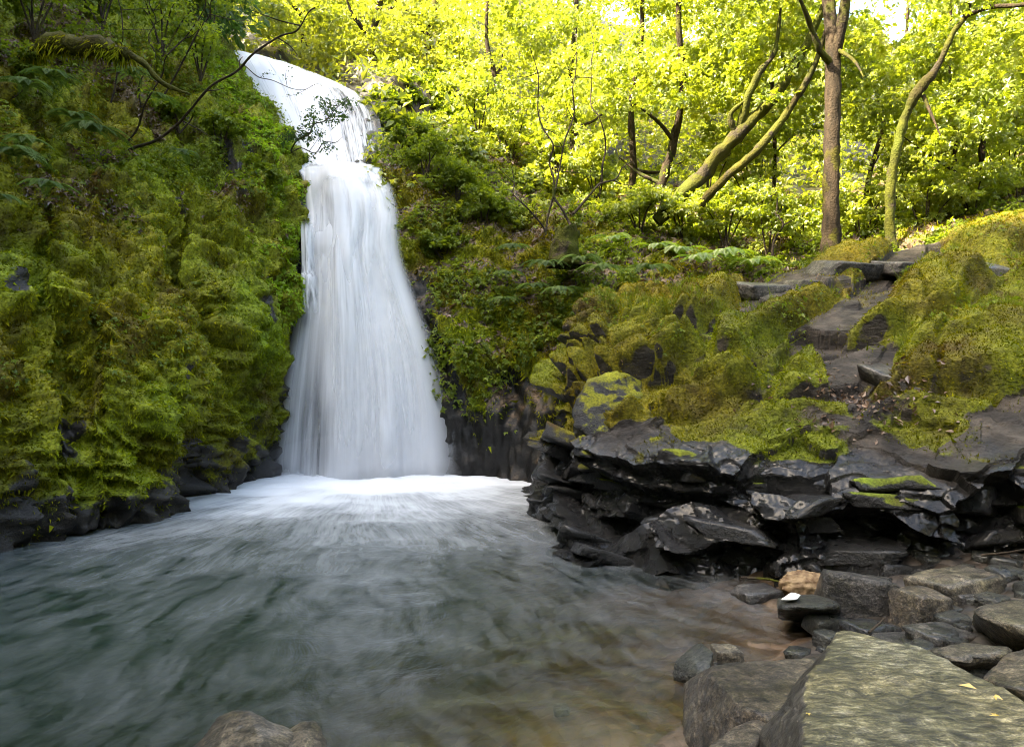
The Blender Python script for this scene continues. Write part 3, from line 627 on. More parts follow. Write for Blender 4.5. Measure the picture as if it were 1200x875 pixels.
def block_pts(n, ext, r=None):
    """angular block: jittered box corners plus a few extra"""
    r = r or rng
    s = np.array([[a, b, c] for a in (-1, 1) for b in (-1, 1) for c in (-1, 1)], float)
    s = s*(1-r.random((8, 3))*np.array([.38, .38, .42])); e = r.uniform(-.95, .95, (n, 3))
    e[:, 2] = np.sign(e[:, 2])*r.uniform(.75, 1.02, n)
    return np.concatenate([s, e])*np.asarray(ext)
def rotz(p, a): c, s = math.cos(a), math.sin(a); return p@np.array([[c, s, 0], [-s, c, 0], [0, 0, 1]])
def rotx(p, a): c, s = math.cos(a), math.sin(a); return p@np.array([[1, 0, 0], [0, c, s], [0, -s, c]])
def roty(p, a): c, s = math.cos(a), math.sin(a); return p@np.array([[c, 0, -s], [0, 1, 0], [s, 0, c]])

# --- outcrop
oc = [
 [P(640, 640, 11.6), P(645, 560, 11.8), P(655, 500, 11.8), P(672, 440, 11.9), P(690, 385, 12.2), P(715, 345, 12.8), P(735, 325, 13.6)],
 [P(628, 632, 9.5), P(632, 570, 9.5), P(648, 505, 9.6), P(655, 470, 9.7), P(672, 425, 10.1), P(692, 375, 10.9), P(712, 346, 12.2)],
 [P(650, 650, 8.4), P(650, 590, 8.5), P(662, 520, 8.8), P(675, 470, 9.1), P(700, 420, 9.6), P(715, 372, 10.5), P(735, 344, 12)],
 [P(710, 668, 7.6), P(705, 600, 7.7), P(700, 535, 8.1), P(715, 470, 8.6), P(735, 420, 9.2), P(755, 375, 10.2), P(775, 346, 11.8)],
 [P(800, 690, 6.9), P(800, 610, 7.0), P(800, 540, 7.3), P(800, 480, 8.0), P(805, 425, 8.8), P(815, 375, 9.9), P(830, 340, 11.6)],
 [P(900, 708, 6.4), P(900, 620, 6.5), P(900, 555, 6.7), P(900, 500, 7.2), P(900, 440, 8.0), P(905, 375, 9.4), P(910, 322, 11.8)],
 [P(1000, 715, 6.2), P(1000, 635, 6.2), P(1000, 565, 6.4), P(1000, 505, 6.9), P(1000, 430, 7.8), P(1000, 355, 9.4), P(1000, 298, 12)],
 [P(1100, 720, 6.0), P(1100, 635, 6.0), P(1100, 570, 6.1), P(1100, 515, 6.5), P(1100, 435, 7.5), P(1100, 352, 9.2), P(1100, 278, 12.3)],
 [P(1210, 730, 5.8), P(1210, 640, 5.8), P(1210, 575, 5.9), P(1210, 515, 6.2), P(1210, 425, 7.2), P(1210, 330, 9.2), P(1210, 246, 12.5)],
 [P(1450, 760, 5.2), P(1450, 650, 5.3), P(1450, 570, 5.5), P(1450, 500, 5.9), P(1450, 400, 7), P(1450, 290, 9), P(1450, 200, 12)],
 [P(1900, 800, 4.4), P(1900, 660, 4.6), P(1900, 570, 5), P(1900, 480, 5.5), P(1900, 370, 6.6), P(1900, 250, 8.6), P(1900, 150, 12)]]
NU, NV = 760, 300
G0 = loft(oc, NU, NV); N_ = gnormals(G0)
if np.mean(N_[:, :, 1]) > 0: N_ = -N_
q = G0.reshape(-1, 3)
low_f = sstep(1.95, 1.4, q[:, 2]+fbm(q, .9, 2, 71)*.35)
sz = q[:, 2]*4.2-q[:, 0]*.35+fbm(q*np.array([1, 1, .5]), .9, 3, 72)*1.3           # tilted strata
fr_ = sz-np.floor(sz); ledge = (np.where(fr_ < .75, fr_/.75, (1-fr_)/.25)-.5)
bn = ridged(q*np.array([1, 1, 1.5]), 1.2, 3, 74)
cush = np.abs(fbm(q, 1.5, 2, 75))*sstep(13., 9.5, q[:, 1]); diag = q[:, 2]*1.5-q[:, 0]*1.2+q[:, 1]*.3
ribs = ridged(np.stack([diag, q[:, 0]*.3, q[:, 1]*.3], -1), .8, 2, 76)
su = np.repeat(np.concatenate([[0], np.cumsum(np.linalg.norm(np.diff(G0[:, 60, :2], axis=0), axis=1))]), NV)
wu = su+fbm(q, 1.7, 3, 92)*.16; wv = q[:, 2]-(su-4)*.05+fbm(q, 1.1, 3, 93)*.12
rg = (0, su.max(), -1.2, 3.2)
frac = fracture(wu, wv, .72, .29, .15, (.0, .45), .16, 94, rg)+fracture(wu, wv, 1.6, .55, .10, (.0, .2), .08, 91, rg)+fracture(wu, wv, .34, .15, .022, (.0, .3), .10, 96, rg)
frac = frac*(.30+.70*sstep(.8, .35, N_[:, :, 2].ravel()))
w_ = q[:, 2]-q[:, 0]*(.16+.06*np.clip(q[:, 2], 0, 6))+q[:, 1]*.05+fbm(q, .8, 3, 98)*.10       # strata climbing along the outcrop
wx = su+.35*q[:, 1]+fbm(q, 1.3, 2, 88)*.2; rg2 = (wx.min()-1, wx.max()+1, w_.min()-.5, w_.max()+.5)
ci, _, cvv, cr, e1 = cells(wx, w_, 1.45, .40, *rg2, 101); coff = cr.normal(0, .10, len(cvv)); cb = cr.random(len(cvv))
_, _, _, _, e2 = cells(wx+fbm(q, 3, 2, 89)*.08, w_, .42, .21, *rg2, 103)
fade = sstep(13.5, 10.5, q[:, 1])
topd = fade*(.40*sstep(0, .38, e1)+coff[ci]+.12*sstep(0, .4, e2)-.12)+fbm(q, 3.4, 2, 78)*.035
bare_p = .06+.58*sstep(2.6, 4.2, q[:, 0]-.2*(q[:, 1]-8)); isb = (cb[ci] < bare_p)*1.
topd = topd*(1-isb)+isb*(coff[ci]*.5-.10)*fade+isb*fade*1.3*fracture(wx, w_, .55, .17, .055, (.0, .35), .12, 105, rg2)
disp = low_f*(frac+fbm(q, 6, 3, 77)*.020-.02)+(1-low_f)*topd
crease = (1-sstep(.02, .16, e1))
dg = disp.reshape(NU, NV); dg = (dg+np.roll(dg, 1, 0)+np.roll(dg, -1, 0)+np.roll(dg, 1, 1)+np.roll(dg, -1, 1))/5
G = G0+N_*dg[..., None]
ON = gnormals(G)
if np.mean(ON[:, :, 1]) > 0: ON = -ON
q = G.reshape(-1, 3); px_, py_ = PX(q); up_ = ON[:, :, 2].ravel()
mo = sstep(1.05, 1.45, q[:, 2]+fbm(q, 1.3, 3, 80)*.55)*sstep(-.4, .05, up_+fbm(q, 2., 2, 81)*.2)
bare_p = .06+.58*sstep(2.6, 4.2, q[:, 0]-.2*(q[:, 1]-8))
rib_bare = (cb[ci] < bare_p)*1.
mo = np.clip(mo-rib_bare*(.55+.6*sstep(.1, .5, e1+fbm(q, 3, 2, 84)*.25))*sstep(2.0, 3.5, q[:, 0])-crease*.3, 0, 1)
so_ = np.exp(-(((px_-1000)/75)**2+((py_-475)/32)**2))*sstep(-.45, .05, fbm(q, 2.5, 2, 99))
mo = np.clip(mo-so_*.9, 0, 1)
def out_mat():
    m = M('outcrop_rock')
    wetc = m.ramp(m.noise(3, 6, .62), [(.34, (.0015, .0015, .0017)), (.5, (.004, .0037, .0037)), (.66, (.013, .0115, .010))])
    dry = m.ramp(m.noise(2.6, 6, .65, stretch=(1, 1, 2)), [(.36, (.010, .007, .005)), (.5, (.030, .023, .017)), (.64, (.075, .060, .046))])
    rk = m.mixc(m.at('dry'), wetc, dry)
    ms = m.mixc(1., m.mixc(1., moss_color(m), (.86, .73, .75), 'MULTIPLY'), m.ramp(m.noise(28, 3), [(.3, (.35, .35, .35)), (.7, (1.1, 1.1, 1.1))]), 'MULTIPLY')
    f = m.math('ADD', m.math('MULTIPLY', m.math('ADD', m.math('SUBTRACT', m.at('moss'), .5), m.math('MULTIPLY', m.math('SUBTRACT', m.noise(8, 4), .5), .9)), 5.), .5, clamp=True)
    c = m.mixc(f, rk, ms)
    h = m.math('ADD', m.math('MULTIPLY', m.noise(30, 5, .7), .5), m.math('MULTIPLY', m.noise(8, 4), .8))
    rg = m.math('MAXIMUM', m.math('MULTIPLY', f, .9), m.math('ADD', m.ramp(m.noise(5, 3), [(.35, .15), (.65, .36)]), m.math('MULTIPLY', m.at('dry'), .35)))
    cw = m.math('MULTIPLY', m.math('MULTIPLY', m.math('SUBTRACT', 1., f), m.math('SUBTRACT', 1., m.at('dry'))), .4)
    return m.done(m.bsdf(color=c, rough=rg, normal=m.bump(m.math('ADD', h, m.math('MULTIPLY', m.noise(3.5, 8, .72, stretch=(1, 1, 2.5)), 1.5)), 1., .055), spec=.35, coat=cw, coat_rough=.16))
OUT_M = out_mat()
outc = thing('rock_outcrop', 'layered dark basalt outcrop with mossy grassy top rising beside the pool', 'rock outcrop', P(900, 700, 6.5))
dry = sstep(.95, 1.45, q[:, 2]+fbm(q, 1.3, 2, 83)*.3)
obj('body', q, gfaces(NU, NV), OUT_M, outc, attrs={'moss': mo, 'dry': dry}, smooth=False)
OC, OCN, OCM = G, ON, mo
moss_cover('moss', OC, OCN, mo, 280000, .024, .011, .8, .2, mat=MOSS_DRY, label='yellow green moss cushions over the top of the outcrop')
# grass tufts
w = mo*sstep(.15, .4, fbm(q, 1.1, 3, 85))*sstep(1.9, 2.5, q[:, 2])
nt_ = 260; p, n_ = sample_grid(OC, nt_, (w*inframe(q)*near_w(q)).reshape(NU, NV), OCN)
k = 16; pp = np.repeat(p, k, 0)+rng.normal(0, .035, (nt_*k, 3))*np.array([1, 1, .2]); d = np.repeat(n_, k, 0)*.35+np.array([0, 0, .8])+rng.normal(size=(nt_*k, 3))*.42
V, F = blades(pp-np.array([0, 0, .02]), d, .13*rng.lognormal(0, .35, nt_*k), .011)
tag(obj('grass', V, F, GRASS_M, attrs={'rnd': np.repeat(rng.random(nt_*k), 3)}, smooth=False), 'short green grass sprouting from the mossy outcrop', 'grass', kind='stuff')
w = so_*2+.02*(1-mo)*sstep(1.5, 2, q[:, 2])
ground_leaves('leaf_litter', OC, OCN, w, 520, .055, LITTER, 'brown dead leaves gathered in the hollow of the outcrop', LOB1, .015)
ground_leaves('undergrowth', OC, OCN, mo*sstep(.15, .4, fbm(q, 1.3, 2, 87))*sstep(2.2, 2.6, q[:, 2]), 1600, .04, LEAF_SHADE, 'tiny leafy plants among the outcrop moss', LOB3, .08)

# --- angular blocks that make up the layered face
rk = np.random.default_rng(21)
def face_at(i, z):
    col = G[i]; j = int(np.argmin(np.abs(col[:170, 2]-z))); return col[j], N_[i, j]
arc = np.concatenate([[0], np.cumsum(np.linalg.norm(np.diff(G0[:, 60, :2], axis=0), axis=1))])
i_lo, i_hi = int(NU*.08), int(NU*.84); placed = []
for tries in range(900):
    if len(placed) >= 46: break
    i = int(np.interp(rk.uniform(arc[i_lo], arc[i_hi]), arc, np.arange(NU))); z = rk.uniform(-.02, 1.28)+.035*(arc[i]-4)
    wd = rk.uniform(.38, 1.0); hg = rk.uniform(.14, .30)
    if any(abs(arc[i]-a) < (wd+w2)*.36 and abs(z-b) < (hg+h2)*.42 for a, b, w2, h2 in placed): continue
    pt, nv_ = face_at(i, z); hv = nrm(np.array([nv_[0], nv_[1], 0.])); ctr0 = np.array([pt[0], pt[1], z]); qx, qy = PX(ctr0)
    if not -40 < qx[0] < 1250 or nv_[2] > .55: continue
    placed.append((arc[i], z, wd, hg)); dp = rk.uniform(.28, .5)
    pts = block_pts(6, (wd*.5, dp, hg*.5), rk); pts[:, 0] += pts[:, 2]*rk.normal(0, .8); pts[:, 2] += pts[:, 0]*rk.normal(.05, .10)
    pts = rotx(pts, rk.normal(-.16, .14)); pts = rotz(pts, math.atan2(-hv[0], hv[1])+math.pi+rk.normal(0, .38))
    V, F = hull_rock(pts+ctr0-hv*(dp*.86), 4, 140., .014, 8., int(rk.integers(50))); obj('rock', V, F, ROCK_MOSSY if z > .8+rk.normal(0, .15) else ROCK_WET, outc)
# smooth black boulder face under the mossy nose
pts = [P(668, 480, 8.35), P(686, 446, 8.4), P(722, 432, 8.6), P(752, 444, 8.7), P(758, 482, 8.3), P(738, 510, 8.0), P(695, 516, 7.95), P(670, 500, 8.1), P(690, 440, 9.6), P(750, 440, 9.6), P(700, 510, 9.6)]
V, F = hull_rock(np.array(pts)+np.array([.04, .22, -.02]), 5, 160., .02, 6., 12); obj('rock', V, F, ROCK_MOSSY, outc)
# slabs lying on the upper slope and along the crest
for (x, y, Yd, ex, ey, ez, rz, rxx) in [
    (905, 332, 10.9, .75, .45, .16, .35, -.2), (1010, 308, 11.2, .8, .5, .16, .3, -.2), (1060, 306, 10.9, .35, .4, .12, .3, -.2), (950, 328, 10.6, .3, .3, .10, .2, -.1), (1150, 306, 10.2, .8, .6, .16, .5, -.3), (1075, 440, 7.5, .55, .42, .13, .55, -.4)]:
    pts = rotz(rotx(block_pts(5, (ex, ey, ez), rk), -rxx), rz)+P(x, y, Yd)-np.array([0, -.15, ez*.75])
    V, F = hull_rock(pts, 4, 90., .018, 5., int(rk.integers(50))); obj('rock', V, F, ROCK_GREY, outc)

# --- loose boulders on the shore
def boulder(x0, y0, x1, y1, zb, label, mat, flat=.6, dep=.9, rz=.3, tilt=0., seed=1, noise=.03, soft=220., sub=4, name='boulder', group=None):
    Yd = (CAM_H-zb)*FPX/(y1-437.); r = np.random.default_rng(seed)
    wd = (x1-x0)/FPX*Yd; h = (y1-y0)/FPX*Yd*flat; D = wd*dep
    pts = roty(rotz(block_pts(6, (wd*.53, D*.5, h*.62), r), rz), tilt)
    c = np.array([((x0+x1)/2-600)/FPX*Yd, Yd+D*.35, zb+h*.42])
    V, F = hull_rock(pts+c, sub, soft, noise, 3.5, seed)
    o = obj(name, V, F, mat, base=(c[0], c[1], V[:, 2].min())); tag(o, label, 'rock', group); return o
def hullstone(pts, label, mat, sub=5, soft=40., noise=.012, nf=4., seed=5, name='boulder'):
    V, F = hull_rock(np.array(pts), sub, soft, noise, nf, seed); c = V.mean(0); c[2] = V[:, 2].min()
    o = obj(name, V, F, mat, base=c); tag(o, label, 'rock'); return o
def Z(x, y, z):          # point seen at pixel (x,y) lying at height z
    return P(x, y, (z-CAM_H)*FPX/(437-y))
def pr(pts, dz): return [p-np.array([0, 0, dz]) for p in pts]
# the big striated slab
top = [Z(985, 738, .66), Z(1078, 757, .70), Z(1215, 830, .74), Z(1290, 940, .78), Z(1100, 960, .80), Z(944, 930, .80), Z(940, 880, .78), Z(946, 800, .74)]
bot = [W(1.55, 3.5, 0), W(1.2, 3.15, .05), W(.98, 2.75, .0), W(.9, 2.0, .05), W(2.6, 3.4, 0), W(3, 2, 0), W(1.15, 3.2, .3)]
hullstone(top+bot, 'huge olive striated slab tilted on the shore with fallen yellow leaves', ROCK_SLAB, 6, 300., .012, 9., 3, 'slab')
top = [Z(836, 778, .34), Z(958, 768, .36), Z(940, 815, .40), Z(905, 840, .40), Z(868, 828, .38), Z(835, 790, .36)]
bot = [Z(800, 800, .14), Z(800, 870, .0), Z(828, 885, .05), W(1.75, 3.85, .0), W(1.2, 4.0, 0), Z(870, 862, .1), W(1.4, 3.2, .05), W(1.0, 3.3, 0)]
hullstone(top+bot, 'flat grey brown slab with dark wet face at the water edge', ROCK_BROWN, 5, 200., .014, 8., 8, 'slab')
hullstone([Z(822, 880, .34), Z(862, 850, .36), Z(893, 838, .36), Z(898, 850, .36), Z(870, 900, .4), Z(825, 900, .05), Z(905, 880, .1), Z(850, 870, .05)], 'brown sunlit wedge of stone under the flat slab', ROCK_BROWN, 4, 200., .015, 4., 9)
hullstone([Z(790, 775, .12), Z(822, 752, .24), Z(836, 764, .22), Z(830, 792, .14), Z(800, 800, .02), Z(786, 795, .02), Z(815, 752, .2), Z(835, 795, 0)], 'small black wet stone beside the flat slab', ROCK_DARK, 4, 200., .012, 4., 10)
boulder(838, 752, 872, 775, .0, 'little rusty stone half sunk behind the flat slab', ROCK_TAN, .6, .9, .1, 0, 12)
hullstone([Z(910, 700, .28), Z(975, 702, .30), Z(986, 712, .30), Z(950, 696, .28), Z(912, 712, .27), Z(912, 727, .02), Z(965, 730, .02), Z(985, 722, .02), Z(980, 695, .05)], 'dark block with thin moss carrying a white shard', ROCK_DARK, 4, 200., .012, 4., 11)
boulder(950, 712, 992, 748, .05, 'small black stone below the dark mossy block', ROCK_DARK, .7, .9, .2, .1, 13)
boulder(957, 736, 990, 764, .08, 'small wet stone touching the tip of the striated slab', ROCK_DARK, .7, .9, .5, .1, 14)
boulder(968, 664, 1068, 728, .10, 'large smooth grey boulder behind the tan foam', ROCK_GREY, .80, .8, -.12, .12, 15, .02)
boulder(1058, 684, 1124, 748, .12, 'ribbed grey brown boulder leaning on the large smooth boulder', ROCK_BROWN, .75, .9, .4, .15, 16)
boulder(1092, 662, 1182, 722, .18, 'rounded tan boulder below the outcrop overhang', ROCK_TAN, .75, .8, .2, -.12, 17, .02)
boulder(1120, 684, 1172, 724, .2, 'dark wedge stone in front of the rounded tan boulder', ROCK_GREY, .7, .8, .2, .1, 18)
hullstone([Z(1140, 712, .52), Z(1175, 702, .54), Z(1230, 702, .56), Z(1260, 740, .58), Z(1205, 742, .56), Z(1150, 722, .52), Z(1140, 740, .2), Z(1180, 775, .15), Z(1260, 790, .1), Z(1260, 720, .1)], 'pale tan slab with dark undercut face beside the outcrop', ROCK_TAN, 4, 200., .012, 4., 19, 'slab')
hullstone([Z(1085, 760, .42), Z(1130, 752, .44), Z(1186, 757, .46), Z(1180, 768, .46), Z(1120, 776, .44), Z(1095, 790, .15), Z(1150, 800, .15), Z(1185, 785, .15), Z(1090, 770, .15)], 'flat tan stone wedged behind the striated slab', ROCK_TAN, 4, 200., .012, 4., 20)
hullstone([Z(1150, 795, .55), Z(1180, 765, .60), Z(1230, 748, .62), Z(1260, 790, .62), Z(1210, 815, .60), Z(1160, 815, .45), Z(1165, 840, .3), Z(1260, 860, .3), Z(1150, 805, .35)], 'brown rounded stone beside the far corner of the striated slab', ROCK_BROWN, 4, 90., .015, 4., 22)
boulder(1168, 660, 1210, 704, .22, 'black angular stone tucked under the outcrop', ROCK_DARK, .8, .9, .3, .1, 23)
boulder(1030, 734, 1092, 760, .2, 'thin flat grey stone between two boulders', ROCK_GREY, .35, .7, .1, .0, 24)
boulder(1075, 722, 1150, 762, .22, 'low grey stone in front of the ribbed boulder', ROCK_GREY, .5, .8, .3, .08, 25)
boulder(1000, 722, 1058, 762, .10, 'shadowed black stone beneath the large smooth boulder', ROCK_WET, .7, .9, .3, .0, 26)
boulder(868, 682, 922, 704, .0, 'flat wet blue grey stone at the edge of the foam', ROCK_GREY, .5, .8, .1, .0, 27)
boulder(900, 650, 962, 682, .02, 'glossy wet ledge stone at the outcrop foot', ROCK_WET, .7, .8, .1, .0, 28)
boulder(955, 640, 1030, 676, .08, 'shining black stone in front of the outcrop foot', ROCK_WET, .6, .8, .0, .05, 29)
boulder(1030, 648, 1100, 684, .15, 'black stone wedged under the outcrop overhang', ROCK_WET, .6, .8, .0, .05, 30)
r1 = hull_rock(np.array([Z(210, 895, .20), Z(258, 838, .30), Z(274, 832, .33), Z(292, 833, .33), Z(300, 856, .35), Z(345, 858, .27), Z(310, 905, .36), Z(235, 920, .3), Z(200, 930, .0), Z(380, 930, .0), Z(290, 850, -.2)]), 5, 700., .014, 8., 31)
r2 = hull_rock(np.array([Z(318, 868, .24), Z(352, 846, .28), Z(366, 842, .29), Z(374, 852, .27), Z(388, 890, .2), Z(350, 900, .3), Z(300, 900, .2), Z(395, 920, -.1), Z(300, 880, -.2)]), 5, 700., .014, 8., 33)
V, F = join([r1, r2]); c = V.mean(0); c[2] = V[:, 2].min()
tag(obj('boulder', V, F, ROCK_BROWN, base=c), 'brown ridged boulder alone in the shallows breaking the surface', 'rock')
boulder(648, 822, 668, 838, -.06, 'small pale stone under the clear shallows', ROCK_GREY, .6, .9, .2, 0, 32, sub=3)
# small shore cobbles filling the gaps between boulders
rs = np.random.default_rng(77); n = 0; parts = []
while n < 170:
    x, y = rs.uniform(1.2, 5.0), rs.uniform(2.6, 6.2)
    if x < shore_x(y)+.05: continue
    s = rs.uniform(.04, .13); z = float(bed_z(np.array(x), np.array(y)))
    parts.append(hull_rock(rotz(block_pts(4, (s, s*.8, s*.5), rs), rs.uniform(0, 6))+np.array([x, y, z+s*.3]), 3, 20., .03, 4., n % 40)); n += 1
V, F = join(parts); tag(obj('gravel', V, F, ROCK_DARK), 'dark cobbles and rubble filling gaps between shore boulders', 'gravel', kind='stuff')
# foam clump, white shard, sticks, fallen leaves on the slab
m = M('tan_foam'); FOAM_M = m.done(m.bsdf(color=m.ramp(m.noise(14, 4), [(.35, (.09, .045, .016)), (.6, (.25, .17, .085))]), rough=.8, normal=m.bump(m.noise(60, 3), .6, .01)))
fb = P(945, 690, 6.05); V, F = ICO[4]
V, F = ICO[5]; V = V*np.array([.21, .13, .11]); V = V*(1+.30*np.abs(fbm(V, 9., 2, 2))[:, None]+.14*np.abs(fbm(V, 28., 2, 3))[:, None]+.25*fbm(V, 4., 1, 5)[:, None]); V = V+fb+np.array([0, 0, .03])
tag(obj('foam_clump', V, F, FOAM_M, base=fb), 'frothy tan foam caught between stones at the pool edge', 'foam')
m = M('white_shard'); WH = m.done(m.bsdf(color=(.75, .75, .72), rough=.6))
hp = [Z(913, 702, .31), Z(926, 693, .35), Z(940, 695, .33), Z(934, 702, .31), Z(920, 704, .29), Z(930, 700, .28)]
V, F = hull_rock(np.array(hp), 3, 40., .02, 4., 3); tag(obj('shard', V, F, WH, base=V.min(0)), 'small white shard lying on the dark mossy block', 'shard')
def stick(pts, r, label, mat=TWIG, name='stick'):
    V, F = tube(pts, [r, r*.9, r*.6], 6, 14, .25, 20); o = obj(name, V, F, mat, base=pts[0]); tag(o, label, 'stick'); return o
stick([Z(868, 676, .12), Z(900, 678, .13), Z(925, 684, .12)], .012, 'thin brown stick lying behind the wet flat stone')
stick([P(1150, 650, 5.75), P(1185, 646, 5.6), P(1215, 640, 5.5)], .012, 'pale bent stick jammed in the outcrop crevice')
stick([Z(1018, 740, .38), Z(1030, 730, .40), Z(1038, 722, .42)], .008, 'short twig standing between the boulders')
for (x, y, z, s, lb) in [(1165, 818, .76, .03, 'yellow fallen leaf near the slab edge'), (1168, 842, .77, .028, 'crumpled yellow leaf lower on the striated slab'), (947, 838, .76, .016, 'tiny pale leaf at the slab corner'), (1145, 810, .755, .061, 'narrow tan leaf lying along the slab')]:
    p = Z(x, y, z)[None]+np.array([0, 0, .012]); V, F, ix = lobed(p, rs.normal(size=(1, 3))*np.array([1, 1, .1]), np.array([[0, -.2, 1.]]), s, LOB3 if s < .06 else LOB1, .5)
    tag(obj('fallen_leaf', V, F, YELLOW, attrs={'rnd': rng.random(1)[ix]}, base=p[0], smooth=False), lb, 'leaf')

# ------------------------------------------------------------------ trees, shrubs, ferns
def sprays(centers, rad, k, size, lobes, flat=.35, tilt=.35, r=None, droop=.2):
    """leafy sprays: k leaves in a flattened cloud round each centre"""
    r = r or rng; m_ = len(centers); cen = np.repeat(centers, k, 0); rd = np.repeat(np.broadcast_to(rad, m_), k)[:, None]; n = len(cen)
    ax = nrm(np.array([0, 0, 1.])+r.normal(size=(m_, 3))*tilt); A = np.repeat(ax, k, 0)
    o = r.normal(size=(n, 3)); o = o/np.linalg.norm(o, axis=1, keepdims=True)*r.random((n, 1))**.45
    h = np.sum(o*A, 1, keepdims=True); o = o-A*h*(1-flat); p = cen+o*rd
    d = nrm(o+r.normal(size=(n, 3))*.6+np.array([0, 0, -droop])); nn_ = nrm(A+r.normal(size=(n, 3))*.55)
    L = size*r.lognormal(0, .28, n); V, F, ix = lobed(p, d, nn_, L, lobes, .6)
    rc = np.repeat(r.random(m_), k)*.5+r.random(n)*.5
    return V, F, rc[ix]
GAPS = [(1050, 20, 32, 34), (1000, 3, 22, 18), (738, 14, 20, 20), (590, 3, 15, 14)]         # openings in the canopy where the sky shows
def thin(c):
    c = np.asarray(c); x, y = PX(c); k = np.ones(len(c), bool)
    for a, b, u, v in GAPS: k &= ((x-a)/u)**2+((y-b)/v)**2 > 1
    return c[k]
def crown(parent, centers, rad, k, size, mat, lobes=LOB3, name='crown', **kw):
    V, F, rr_ = sprays(thin(centers), rad, k, size, lobes, **kw); return obj(name, V, F, mat, parent, attrs={'rnd': rr_}, smooth=False)
def pbox(n, x0, x1, y0, y1, d0, d1, r=None):
    r = r or rng; x, y, D = r.uniform(x0, x1, n), r.uniform(y0, y1, n), r.uniform(d0, d1, n)
    return np.stack([(x-600)/FPX*D, D, CAM_H+(437-y)/FPX*D], -1)
def wood(parent, pts, rad, mat, name='trunk', seg=10, rough=.25, freq=5.):
    V, F = tube(pts, rad, seg, max(14, len(pts)*7), rough, freq, int(rng.integers(40))); return obj(name, V, F, mat, parent)

# main mossy maple
t = thing('maple_tree', 'straight mossy maple trunk standing behind the outcrop crest, forking high', 'tree', P(975, 306, 13.2))
wood(t, [P(975, 330, 13.2), P(974, 285, 13.2), P(974, 220, 13.2), P(975, 150, 13.3), P(976, 80, 13.4), P(972, 10, 13.6), P(955, -110, 14), P(940, -260, 14.5)], [.22, .175, .15, .145, .14, .12, .10, .05], BARK, seg=16, rough=.22)
wood(t, [P(977, 75, 13.4), P(988, 20, 13.2), P(1000, -50, 13), P(1030, -160, 12.6)], [.10, .10, .08, .03], BARK, 'limb')
wood(t, [P(974, 75, 13.4), P(962, 60, 13.2), P(950, 30, 13), P(930, -20, 12.6)], [.08, .06, .05, .02], BARK_MOSS, 'limb')
wood(t, [P(976, 55, 13.4), P(1000, 70, 13.0), P(1012, 90, 12.7)], [.05, .03, .012], BARK_MOSS, 'limb')
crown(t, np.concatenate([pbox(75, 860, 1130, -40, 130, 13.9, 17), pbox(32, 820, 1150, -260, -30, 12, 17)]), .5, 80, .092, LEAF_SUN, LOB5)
# leaning mossy tree
t = thing('leaning_tree', 'thick mossy maple leaning over the slope with knotted limbs', 'tree', P(815, 225, 15.0))
wood(t, [P(770, 260, 15.2), P(822, 205, 15), P(862, 160, 14.8), P(905, 115, 14.6), P(930, 75, 14.5), P(952, 38, 14.3), P(985, -40, 14)], [.15, .16, .14, .125, .10, .08, .04], BARK_MOSS, seg=12, rough=.4)
wood(t, [P(868, 152, 14.8), P(876, 115, 14.6), P(890, 85, 14.5), P(908, 60, 14.4), P(915, 10, 14.2)], [.09, .085, .07, .05, .03], BARK_MOSS, 'limb', rough=.4)
wood(t, [P(862, 158, 14.8), P(856, 135, 14.7), P(872, 118, 14.6)], [.07, .06, .03], BARK_MOSS, 'limb', rough=.4)
wood(t, [P(912, 105, 14.6), P(922, 85, 14.5), P(916, 62, 14.4)], [.07, .06, .03], BARK_MOSS, 'limb', rough=.5)
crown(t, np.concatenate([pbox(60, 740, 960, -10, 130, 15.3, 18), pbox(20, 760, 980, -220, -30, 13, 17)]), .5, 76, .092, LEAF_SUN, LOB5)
t = thing('leaning_tree', 'slender mossy trunk leaning parallel below the thick knotted maple', 'tree', P(838, 218, 14.2))
wood(t, [P(820, 240, 14.4), P(846, 212, 14.2), P(885, 178, 14), P(920, 135, 13.9), P(945, 95, 13.8), P(962, 55, 13.7), P(985, -30, 13.5)], [.09, .09, .085, .075, .06, .045, .02], BARK_MOSS, seg=10, rough=.3)
crown(t, np.concatenate([pbox(24, 850, 980, -60, 60, 14.2, 16)]), .42, 70, .088, LEAF_SUN, LOB5)
# crooked tree with a burl
t = thing('crooked_tree', 'crooked mossy maple with a swollen burl halfway up its bent trunk', 'tree', P(1044, 280, 13.0))
wood(t, [P(1046, 300, 13), P(1043, 260, 13), P(1044, 215, 12.9), P(1053, 165, 12.8), P(1064, 130, 12.7), P(1076, 106, 12.6), P(1098, 78, 12.5), P(1116, 40, 12.4), P(1133, 15, 12.3), P(1138, -30, 12.2), P(1150, -140, 12)], [.12, .095, .085, .08, .08, .115, .058, .052, .045, .04, .02], BARK_MOSS, seg=12, rough=.35)
wood(t, [P(1130, 20, 12.3), P(1160, 8, 12), P(1200, 5, 11.6), P(1260, -10, 11.2)], [.045, .04, .035, .02], BARK, 'limb')
wood(t, [P(1082, 112, 12.6), P(1092, 135, 12.4), P(1102, 158, 12.2)], [.035, .025, .01], BARK, 'limb')
crown(t, np.concatenate([pbox(60, 1020, 1260, -30, 170, 13.2, 16), pbox(14, 1130, 1260, -20, 120, 11.2, 12.4), pbox(24, 1010, 1300, -230, -30, 11.5, 14.5)]), .46, 78, .09, LEAF_SUN, LOB5)
